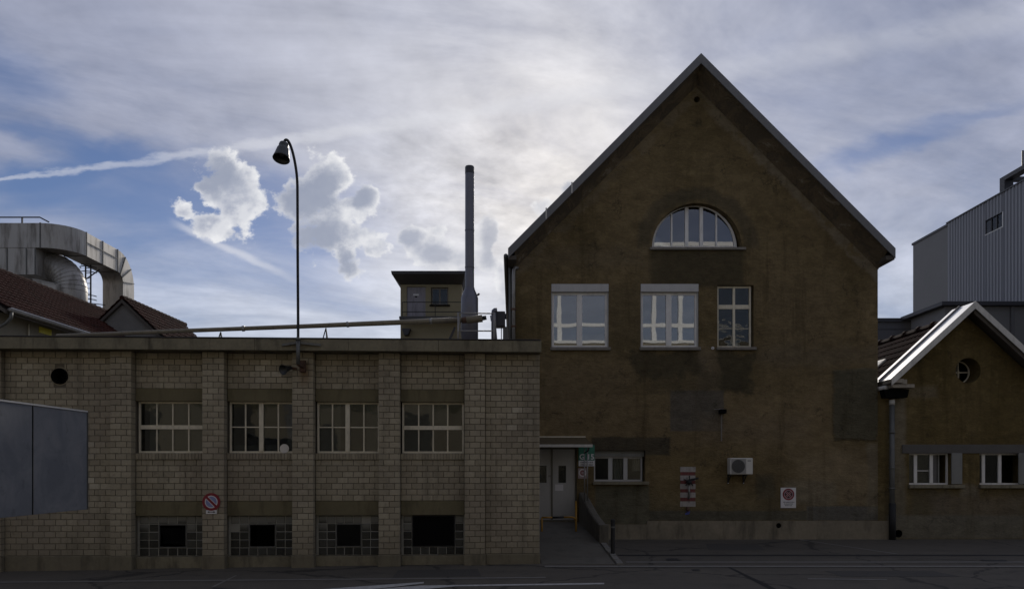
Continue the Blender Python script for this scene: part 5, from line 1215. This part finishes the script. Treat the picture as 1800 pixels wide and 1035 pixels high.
tp = [(xo0, Yo), (xo1, Yo), (xo1, YT+4), (xo0, YT+4)]; md = [(x, y, zo-0.10) for x, y in tp]; lo = [(tx(703), YT-0.02, tz(509)), (tx(813), YT-0.02, tz(509)), (tx(813), YT+3.5, tz(509)), (tx(703), YT+3.5, tz(509))]
T = [bm.verts.new((x, y, zo)) for x, y in tp]; D = [bm.verts.new(p) for p in md]; Lw = [bm.verts.new((p[0], p[1], zo-0.42)) for p in lo]
bm.faces.new(T); bm.faces.new(Lw[::-1])
for k in range(4): bm.faces.new((T[k], D[k], D[(k+1) % 4], T[(k+1) % 4])); bm.faces.new((D[k], Lw[k], Lw[(k+1) % 4], D[(k+1) % 4]))
r_ = obj('roof', bm, M['hut_roof'], tw); obj('roof_edge', boxm(xo0-0.02, xo1+0.02, Yo-0.02, YT+4.02, zo+0.002, zo+0.06), M['coping'], r_)
d = obj('door', boxm(dr[0][0]+0.01, dr[1][0]-0.01, YT+0.08, YT+0.14, dr[0][1]+0.01, dr[2][1]-0.01), M['hut_door'], tw); obj('door_window', boxm(tx(726), tx(736), YT+0.07, YT+0.079, tz(519), tz(516)), M['signwhite'], d); obj('handle', boxm(tx(729), tx(733), YT+0.06, YT+0.079, tz(522), tz(520)), M['dark'], d)
wall_window(tw, wn[0][0]+0.02, wn[1][0]-0.02, wn[0][1]+0.03, wn[2][1]-0.02, YT+0.15, 0.07, 2, 1, 'sill', 'glass', mull=0.09)
obj('sill', boxm(wn[0][0]-0.08, wn[1][0]+0.1, YT-0.1, YT-0.001, wn[0][1]-0.08, wn[0][1]), M['dark'], tw)
bl = obj('balcony_slab', boxm(tx(706), tx(812), YT-1.0, YT-0.002, tz(566), tz(561.5)), M['hut_roof'], tw); bm = BM()
for py in (531, 548): bar(bm, P(707, py, YT-0.95), P(812, py, YT-0.95), 0.04)
for px in (707, 765, 811): bar(bm, P(px, 531, YT-0.95), P(px, 565, YT-0.95), 0.04)
obj('railing', bm, M['black_metal'], tw)
bm = BM(); prism(bm, [P(706, 577, YT-0.5), P(721, 577, YT-0.5), P(717, 588, YT-0.5), P(710, 588, YT-0.5)], (0, 0.5, 0)); obj('wall_lamp', bm, M['steel'], tw)
obj('stair_brace', bar(BM(), P(800, 575, YT-0.4), P(790, 597, YT-0.4), 0.12), M['hut_roof'], tw)

# ------------------------------------------------------------------ red roofed houses on the left
XRg, XEv = -22.0, -18.0
rh = thing('red_roof_house', 'long house with mossy red tiled roof and gutter behind annex', 'building', (XRg, 33, 0))
zr = H+0.38*22.0; ze_ = H+0.314*18.0; YR1, YR2 = 26.3, 40.3
bm = BM(); prism(bm, [(XEv-0.02, YR1, ze_-0.06), (XRg, YR1, zr-0.06), (2*XRg-XEv, YR1, ze_-0.06), (2*XRg-XEv, YR1, ze_-0.2), (XRg, YR1, zr-0.25), (XEv-0.02, YR1, ze_-0.2)], (0, YR2-YR1, 0)); rf = obj('roof', bm, M['soffit'], rh)
tile_roof('roof_tiles', rf, (XRg, YR1, zr), YR2-YR1, 1, XEv-XRg, zr-ze_, 0.27, 0.36, 0.055)
bm = BM(); 
for k in range(34): tube(bm, [(XRg, YR1+k*0.41, zr+0.02), (XRg, YR1+k*0.41+0.40, zr+0.045)], [0.12, 0.145], 8)
obj('ridge_tiles', bm, M['tile'], rf)
obj('wall', boxm(2*XRg-XEv+0.5, XEv-0.55, YR1+0.25, YR2, 0, ze_-0.05), simple('dim_grey_render', (0.22, 0.2, 0.15), 0.9, var=0.2, scale=1), rh)
bm = BM(); prism(bm, [(2*XRg-XEv+0.5, YR1+0.3, ze_-0.3), (XEv-0.55, YR1+0.3, ze_-0.3), (XRg, YR1+0.3, zr-0.35)], (0, 0.3, 0)); obj('gable_wall', bm, M['soffit'], rh)
obj('gutter', tube(BM(), [(XEv+0.06, YR1+0.1, ze_-0.05), (XEv+0.06, YR2, ze_-0.05)], 0.075, 10), M['galv'], rh, smooth=True)
obj('gutter_lip', tube(BM(), [(XEv+0.13, YR1+0.1, ze_+0.01), (XEv+0.13, YR2, ze_+0.01)], 0.02, 8), M['zinc'], rh, smooth=True)
obj('downpipe', tube(BM(), [(XEv+0.06, YR1+0.2, ze_-0.08), (XEv+0.05, YR1+0.2, ze_-0.32), (XEv-0.12, YR1+0.22, ze_-0.5), (XEv-0.5, YR1+0.24, ze_-0.72), (XEv-0.54, YR1+0.24, 5)], 0.06, 10), M['dpipe'], rh, smooth=True)
q = XEv-0.55
obj('yellow_panel', boxm(q, q+0.03, 29.0, 29.75, H+(820-584)/F*29.0, H+(820-573.5)/F*29.0), M['yellow_panel'], rh, label='yellow-green panel under the eave')
obj('white_pipe', tube(BM(), [(q+0.06, 28.3, 4.5), (q+0.06, 28.3, ze_-0.2)], 0.035, 8), M['cream'], rh, smooth=True)
obj('grey_shutter', boxm(q, q+0.04, 30.6, 32.0, 5.2, ze_-0.5), M['shade'], rh)
ch = thing('cross_gable', 'small red tiled gable with grey front behind the long roof', 'building', (-19, 36.5, 0))
XC, YC0, YC1 = PX(214, 36), 36.0, 43.0; zc1 = PZ(524, 36); dxr, dzr = PX(276, 36)-XC, zc1-PZ(583, 36)
bm = BM(); prism(bm, [(XC-dxr, YC0+0.2, zc1-dzr-0.2), (XC+dxr-0.05, YC0+0.2, zc1-dzr-0.2), (XC, YC0+0.2, zc1-0.2)], (0, 0.2, 0)); box(bm, XC-dxr, XC+dxr-0.05, YC0+0.2, YC1, 3, zc1-dzr-0.21); obj('front_wall', bm, simple('grey_gable_render', (0.2, 0.19, 0.17), 0.9, var=0.2), ch)
for s in (-1, 1):
    bm = BM(); prism(bm, [(XC, YC0, zc1-0.05), (XC+s*(dxr+0.25), YC0, zc1-dzr-0.05-0.24), (XC+s*(dxr+0.25), YC0, zc1-dzr-0.22-0.24), (XC, YC0, zc1-0.22)], (0, YC1-YC0, 0)); r_ = obj('roof', bm, M['soffit'], ch)
    tile_roof('roof_tiles', r_, (XC, YC0, zc1), YC1-YC0, s, dxr+0.25, (dxr+0.25)*dzr/dxr, 0.27, 0.36, 0.055)
bm = BM()
for k in range(17): tube(bm, [(XC, YC0+k*0.41, zc1+0.02), (XC, YC0+k*0.41+0.40, zc1+0.045)], [0.12, 0.145], 8)
obj('ridge_tiles', bm, M['tile'], ch)

# ------------------------------------------------------------------ ducts of the plant behind
pbk = thing('plant_block', 'dark plant block carrying the ducts behind the red roof', 'building', (-28, 42, 0))
obj('wall', boxm(-40, -20.3, 41.2, 48, 0, 9.6), M['low_wall'], pbk); obj('coping', boxm(-40.1, -20.2, 41.1, 48.1, 9.602, 9.72), M['coping'], pbk)
du = thing('rectangular_duct', 'big square weathered metal duct bending over the red roof', 'duct', (-22, 42, 9.7))
XD = -22.0; ZD1, ZD0 = 14.4, 13.18; YD = 36.75; WD = 1.15
# path: along X, quarter bend in plan, along +Y, quarter bend downward, leg down
outerp, innerp = [], []
cxb_, cyb_ = XD-1.45, YD+1.45
for k in range(9):
    a = R(-90+90*k/8); outerp.append((cxb_+1.45*math.cos(a), cyb_+1.45*math.sin(a))); innerp.append((cxb_+(1.45-WD)*math.cos(a), cyb_+(1.45-WD)*math.sin(a)))
bm = BM(); prism(bm, [(-36, YD, ZD0), (cxb_, YD, ZD0), (cxb_, YD, ZD1), (-36, YD, ZD1)], (0, WD, 0)); obj('straight_run', bm, M['duct'], du)
bm = BM(); n = len(outerp)
for k in range(n-1):
    o0, o1, i0, i1 = outerp[k], outerp[k+1], innerp[k], innerp[k+1]
    f = [[bm.verts.new((p[0], p[1], z)) for p in (o0, o1, i1, i0)] for z in (ZD0, ZD1)]
    bm.faces.new(f[0]); bm.faces.new(f[1]); bm.faces.new((f[0][0], f[0][1], f[1][1], f[1][0])); bm.faces.new((f[0][3], f[0][2], f[1][2], f[1][3]))
obj('bend', bm, M['duct'], du)
YJ = 41.3
bm = BM(); prism(bm, [(XD, cyb_, ZD0), (XD, YJ, ZD0), (XD, YJ, ZD1), (XD, cyb_, ZD1)], (-WD, 0, 0)); obj('straight_run', bm, M['duct'], du)
RD = 1.75; n = 10; sideo, sidei = [], []
zcn = ZD1-RD
for k in range(n+1):
    a = R(90-90*k/n); sideo.append((XD, YJ+RD*math.cos(a), zcn+RD*math.sin(a))); sidei.append((XD, YJ+(RD-1.22)*math.cos(a), zcn+(RD-1.22)*math.sin(a)))
bm = BM(); prism(bm, sideo+sidei[::-1], (-WD, 0, 0)); obj('elbow', bm, M['duct'], du)
bm = BM(); y0, y1 = YJ+RD-1.22, YJ+RD; prism(bm, [(XD, y0, 10.6), (XD, y1, 10.6), (XD, y1, zcn), (XD, y0, zcn)], (-WD, 0, 0)); obj('drop_leg', bm, M['duct'], du)
bm = BM(); prism(bm, [(XD, y0, 10.6), (XD, y1, 10.6), (XD-0.2, y1-0.1, 9.72), (XD-0.2, y0+0.1, 9.72)], (-WD+0.2, 0, 0)); obj('transition', bm, M['duct'], du)
for x in (-33.6, -31.2, -28.9, -26.4, cxb_-0.02): obj('flange', boxm(x, x+0.05, YD-0.025, YD+WD+0.02, ZD0-0.025, ZD1+0.025), M['dpipe'], du)
for y in (cyb_+0.02, (cyb_+YJ)/2, YJ-0.04): obj('flange', boxm(XD-WD-0.02, XD+0.025, y, y+0.05, ZD0-0.025, ZD1+0.025), M['dpipe'], du)
for k in (3, 6, 9): obj('seam', bar(BM(), Vector(sideo[k])+Vector((0.015, 0, 0)), Vector(sidei[k])+Vector((0.015, 0, 0)), 0.04), M['dpipe'], du)
obj('seam', bar(BM(), (XD+0.012, cyb_+0.05, (ZD0+ZD1)/2+0.1), (XD+0.012, YJ, (ZD0+ZD1)/2+0.1), 0.03), M['dpipe'], du)
lb = thing('duct_plenum', 'weathered metal box hanging below the square duct', 'duct', (-27, 37.3, 12))
yb0, yb1 = YD+0.03, YD+2.4
obj('casing', boxm(-36, PX(62.5, YD), yb0, yb1, PZ(482, YD), ZD0-0.004), M['duct'], lb)
bm = BM()
for px in (12, 46, 61.5): box(bm, PX(px, YD)-0.03, PX(px, YD)+0.02, yb0-0.03, yb0-0.001, PZ(482, YD), ZD0-0.03)
obj('seam', bm, M['dpipe'], lb); obj('stand', boxm(-30, -26.6, yb0+0.3, yb1, 8, PZ(482, YD)-0.004), M['low_wall'], lb)
# round elbow duct
rd = thing('round_elbow_duct', 'fat round spiral duct turning down behind the red roof', 'duct', (-21.5, 38, 9))
YQ = 38.2; rr = 26.5/F*YQ
c0 = P(58, 470, YQ); cen = []
ec = P(82, 512, YQ); Rb = (124-82)/F*YQ
for k in range(13):
    a = R(90-90*k/12); cen.append(Vector((ec.x+Rb*math.cos(a), YQ, ec.z+(512-470)/F*YQ*math.sin(a))))
cen = [c0+Vector((-0.6, 0, 0))]+cen+[Vector((cen[-1].x, YQ, 8.6))]
obj('pipe', tube(BM(), cen, rr, 28), M['duct'], rd, smooth=True)
bm = BM()
for k in range(2, 14, 1):
    d = (cen[min(k+1, len(cen)-1)]-cen[k-1]).normalized(); tube(bm, [cen[k]-d*0.018, cen[k]+d*0.018], rr+0.012, 28)
obj('seam_ring', bm, M['duct'], rd, smooth=True)
sd = thing('slanted_duct_hood', 'pale sloped metal hood left of the round duct', 'duct', (-24.5, 37.4, 10)); bm = BM(); YH = 37.0
prism(bm, [P(57, 489, YH), P(98, 498, YH), P(98, 520, YH), P(98, 560, YH), P(75, 560, YH)], (0, 0.8, 0)); obj('hood', bm, M['duct'], sd)
obj('lip', bar(BM(), P(57, 490, YH-0.02), P(98, 499, YH-0.02), 0.05), M['galv'], sd)
ll = thing('roof_ladder', 'thin steel ladder with cage hoops between the ducts', 'ladder', (PX(158, 40), 40, 9.7)); bm = BM(); YLd = 40.0
for px in (150.5, 159.5): bar(bm, P(px, 458, YLd), (PX(px, YLd), YLd, 9.2), 0.06)
obj('stile', bm, M['steel'], ll)
for k in range(9): obj('rung', bar(BM(), P(150.5, 462+k*9, YLd), P(159.5, 462+k*9, YLd), 0.03), M['steel'], ll)
for py in (462, 471, 480, 521, 528):
    bm = BM(); c = P(156, py, YLd); tube(bm, [c+Vector((0.42*math.cos(a_), -0.42*math.sin(a_), 0)) for a_ in [math.pi*k/8 for k in range(9)]], 0.025, 6); obj('cage_hoop', bm, M['steel'], ll)
bm = BM(); bar(bm, P(152, 490, YLd), P(175, 474, YLd), 0.05); bar(bm, P(150, 532, YLd), P(185, 536, YLd), 0.04); bar(bm, P(166, 534, YLd), P(183, 548, YLd), 0.03); obj('stay', bm, M['steel'], ll)
dr_ = thing('duct_top_rail', 'dark handrail along the top of the square duct', 'railing', (-28, YD+0.2, ZD1)); bm = BM(); yy = YD+0.25
tube(bm, [(-36, yy, PZ(382, yy)), P(70, 382, yy), P(86, 390.5, yy)], 0.035, 8); obj('rail', bm, M['steel'], dr_)
for px in (39, -40): obj('post', bar(BM(), (PX(px, yy), yy, ZD1+0.002), P(px, 382, yy), 0.06), M['steel'], dr_)

# ------------------------------------------------------------------ corrugated building far right
XCc = 30.0; cb = thing('corrugated_building', 'tall blue-grey corrugated hall with small ribbon window', 'building', (XCc, 48, 0))
Yc0, Yc1, Yc2 = F*XCc/705, F*XCc/770, 30.0; zt1 = 18.85
obj('concrete_wall', boxm(XCc, XCc+14, Yc1+0.02, Yc0, 0, zt1), M['conc_wall'], cb); obj('wall_coping', boxm(XCc-0.06, XCc+14.1, Yc1+0.02, Yc0+0.1, zt1+0.002, zt1+0.16), M['coping'], cb)
zc_lo, zc_hi = 9.0, 18.95
wy1, wy0 = F*(XCc-0.2)/(1731-CX), F*(XCc-0.2)/(1763-CX); wz0, wz1 = PZ(415, wy1)+0.02, PZ(415, wy1)+0.95
def corr(y0, y1, z0, z1):
    bm = BM(); prof = [(0.0, 0.0), (0.10, 0.0), (0.14, 0.055), (0.26, 0.055), (0.30, 0.0)]; y = y0; pts = []
    while y < y1-1e-6:
        for f, d in prof[:-1]: 
            if y+f <= y1: pts.append((XCc-0.16-d, y+f))
        y += 0.30
    pts.append((XCc-0.16, y1)); a = [bm.verts.new((p[0], p[1], z0)) for p in pts]; b = [bm.verts.new((p[0], p[1], z1)) for p in pts]
    for k in range(len(pts)-1): bm.faces.new((a[k], a[k+1], b[k+1], b[k]))
    return bm
for (y0, y1, z0, z1) in ((Yc2, wy0, zc_lo, zc_hi), (wy1, Yc1, zc_lo, zc_hi), (wy0, wy1, zc_lo, wz0), (wy0, wy1, wz1, zc_hi)): obj('corrugated_sheet', corr(y0, y1, z0, z1), M['corr'], cb)
bm = BM(); box(bm, XCc-0.14, XCc+14, Yc2, wy0-0.01, 0, zc_hi-0.05); box(bm, XCc-0.14, XCc+14, wy1+0.01, Yc1, 0, zc_hi-0.05); box(bm, XCc+0.3, XCc+14, wy0-0.01, wy1+0.01, 0, zc_hi-0.05); box(bm, XCc-0.14, XCc+0.3, wy0-0.01, wy1+0.01, 0, wz0-0.02); box(bm, XCc-0.14, XCc+0.3, wy0-0.01, wy1+0.01, wz1+0.02, zc_hi-0.05); obj('core', bm, M['low_wall'], cb)
obj('roof_edge', boxm(XCc-0.26, XCc+14, Yc2, Yc1+0.05, zc_hi-0.02, zc_hi+0.06), M['coping'], cb)
bm = BM(); xw = XCc-0.2
box(bm, xw, xw+0.2, wy0, wy0+0.07, wz0, wz1); box(bm, xw, xw+0.2, wy0+0.07, wy1, wz0, wz0+0.05)
bm2 = BM()
for f in (0.38, 0.68): yy = wy0+(wy1-wy0)*f; box(bm2, xw+0.04, xw+0.15, yy-0.04, yy+0.04, wz0+0.06, wz1-0.06)
w = obj('ribbon_window', bm, M['white'], cb); obj('mullion', bm2, M['steel'], w)
for f0, f1 in ((0.03, 0.36), (0.40, 0.66), (0.70, 0.97)): obj('pane', boxm(xw+0.09, xw+0.095, wy0+(wy1-wy0)*f0, wy0+(wy1-wy0)*f1, wz0+0.061, wz1-0.061), M['glass'], w)
obj('window_reveal', boxm(XCc+0.2, XCc+0.28, wy0, wy1, wz0, wz1), M['dark'], w)
fr = thing('roof_frame', 'dark steel frame standing on the corrugated hall roof', 'steel frame', (XCc+0.8, 45, zc_hi)); bm = BM(); Yf_ = F*(XCc+0.5)/(1768-CX); zf1 = PZ(312, Yf_)
obj('post', boxm(XCc+0.25, XCc+0.8, Yf_-0.25, Yf_+0.2, zc_hi+0.06, zf1), M['steel'], fr)
bm = BM(); box(bm, XCc+0.25, XCc+0.8, 33, Yf_-0.25, zf1-0.26, zf1); box(bm, XCc+0.8, XCc+7, Yf_-0.2, Yf_+0.15, zf1-0.25, zf1-0.02); obj('beam', bm, M['steel'], fr)
obj('post', boxm(XCc+0.28, XCc+0.75, 34, 34.4, zc_hi+0.06, zf1-0.27), M['steel'], fr); obj('vent_stub', tube(BM(), [(XCc+0.5, F*(XCc+.5)/898, zf1), (XCc+0.5, F*(XCc+.5)/898, zf1+1.0)], 0.06, 8), M['steel'], fr)
lv = thing('low_extension', 'lower grey flat-roofed extension in front of the corrugated hall', 'building', (26.5, 43, 0)); YL_ = 42.0; xl0 = PX(1670, YL_)+0.0; zl = PZ(530, YL_)
xq = PX(1660, 42.4)
obj('wall', boxm(xl0-0.05, XCc-0.3, YL_+0.4, 46.0, 0, zl-0.2), M['conc_wall'], lv); obj('roof_slab', boxm(xl0-0.45, XCc-0.28, YL_, 46.5, zl-0.19, zl+0.02), M['coping'], lv)
obj('corner_pipe', boxm(PX(1786, YL_)-0.1, PX(1786, YL_)+0.1, YL_+0.25, YL_+0.39, 0, zl-0.2), M['verge'], lv)
lw = thing('low_grey_building', 'low grey block with dark coping between the two houses', 'building', (22, 47, 0)); Yw = 46.5
obj('wall', boxm(PX(1500, Yw), PX(1606, Yw), Yw, Yw+3, 0, PZ(566, Yw)), M['low_wall'], lw); obj('coping', boxm(PX(1498, Yw), PX(1608.5, Yw), Yw-0.12, Yw+3.1, PZ(566, Yw)+0.002, PZ(559.5, Yw)), M['coping'], lw); obj('seam', boxm(PX(1500, Yw), PX(1606, Yw), Yw-0.02, Yw-0.001, PZ(579, Yw), PZ(578, Yw)), M['coping'], lw)
# ------------------------------------------------------------------ sheet-metal screen at the left edge
M['trim'] = simple('pale_trim', (0.6, 0.59, 0.56), 0.5, var=0.1); XS = -7.46; scn = thing('sheet_metal_screen', 'blue-grey sheet metal screen with pale top edge at left', 'screen', (XS-0.1, 9, 0))
ends = [13.0, F*7.46/(CX-58), 9.95, 8.4, 6.9]
for a, b in zip(ends, ends[1:]):
    p = obj('panel', boxm(XS-0.03, XS, b+0.02, a-0.02, 1.555, 3.255, bev=0.004), M['panel'], scn); obj('top_trim', boxm(XS-0.045, XS+0.012, b+0.012, a-0.012, 3.256, 3.282), M['trim'], p)
for y in ends[1:-1]: obj('seam', boxm(XS-0.028, XS-0.012, y-0.024, y+0.024, 1.556, 3.25), M['dark'], scn)
obj('edge_angle', boxm(XS-0.05, XS+0.006, 12.985, 13.01, 1.55, 3.26), M['dpipe'], scn)
obj('back_rail', boxm(XS-0.11, XS-0.032, 6.9, 12.9, 2.9, 3.0), M['dpipe'], scn); obj('back_rail', boxm(XS-0.11, XS-0.032, 6.9, 12.9, 1.8, 1.9), M['dpipe'], scn)
for y in (7.4, 9.9): obj('post', boxm(XS-0.22, XS-0.115, y-0.05, y+0.05, -0.1, 3.1), M['dpipe'], scn)
# ------------------------------------------------------------------ hall across the street, seen in the window panes
oh = thing('opposite_hall', 'flat-roofed hall across the street mirrored in the window panes', 'building', (6, -9, 0)); YO = -5.0
obj('wall', boxm(-45, 50, -20, YO, -0.4, 11.0), M['opp_wall'], oh); obj('coping', boxm(-45.1, 50.1, -20.1, YO+0.1, 11.002, 11.2), M['opp_white'], oh)
for k in range(14):
    x = -40+k*6.3; obj('window', boxm(x, x+4.2, YO-0.02, YO+0.03, 5.4, 7.4), M['glass'], oh)
for a, b, c, d in ((-19.2, -16.6, 0, 5.2), (-13.4, -11.9, 2.4, 5.6), (-9.4, -7.6, 0, 4.6), (-4.2, -2.4, 0, 5.2), (5, 8, 0, 4.2), (14, 16, 0, 4.0)): obj('added_gate', boxm(a, b, YO-0.02, YO+0.035, c, d), M['room'], oh)  # unseen dark gates, added to vary the reflections in the annex panes
for k in range(9):
    x = -44+k*11.3; obj('pier', boxm(x, x+0.5, YO+0.0, YO+0.2, -0.3, 10.9), M['conc_wall'], oh)
gt = thing('white_roof_gantry', 'white steel gantry on the opposite roof mirrored in the panes', 'gantry', (6, -6, 11.2))
obj('beam', boxm(-12, 40, -6.2, -5.9, 12.35, 12.6), M['opp_white'], gt)
obj('beam', boxm(-12, 40, -6.2, -5.9, 18.25, 18.55), M['opp_white'], gt)
for x in (-9, -3, 3.4, 10.2, 12.1, 19, 26): obj('post', boxm(x-0.15, x+0.15, -6.25, -5.85, 11.2, 18.2), M['opp_white'], gt)
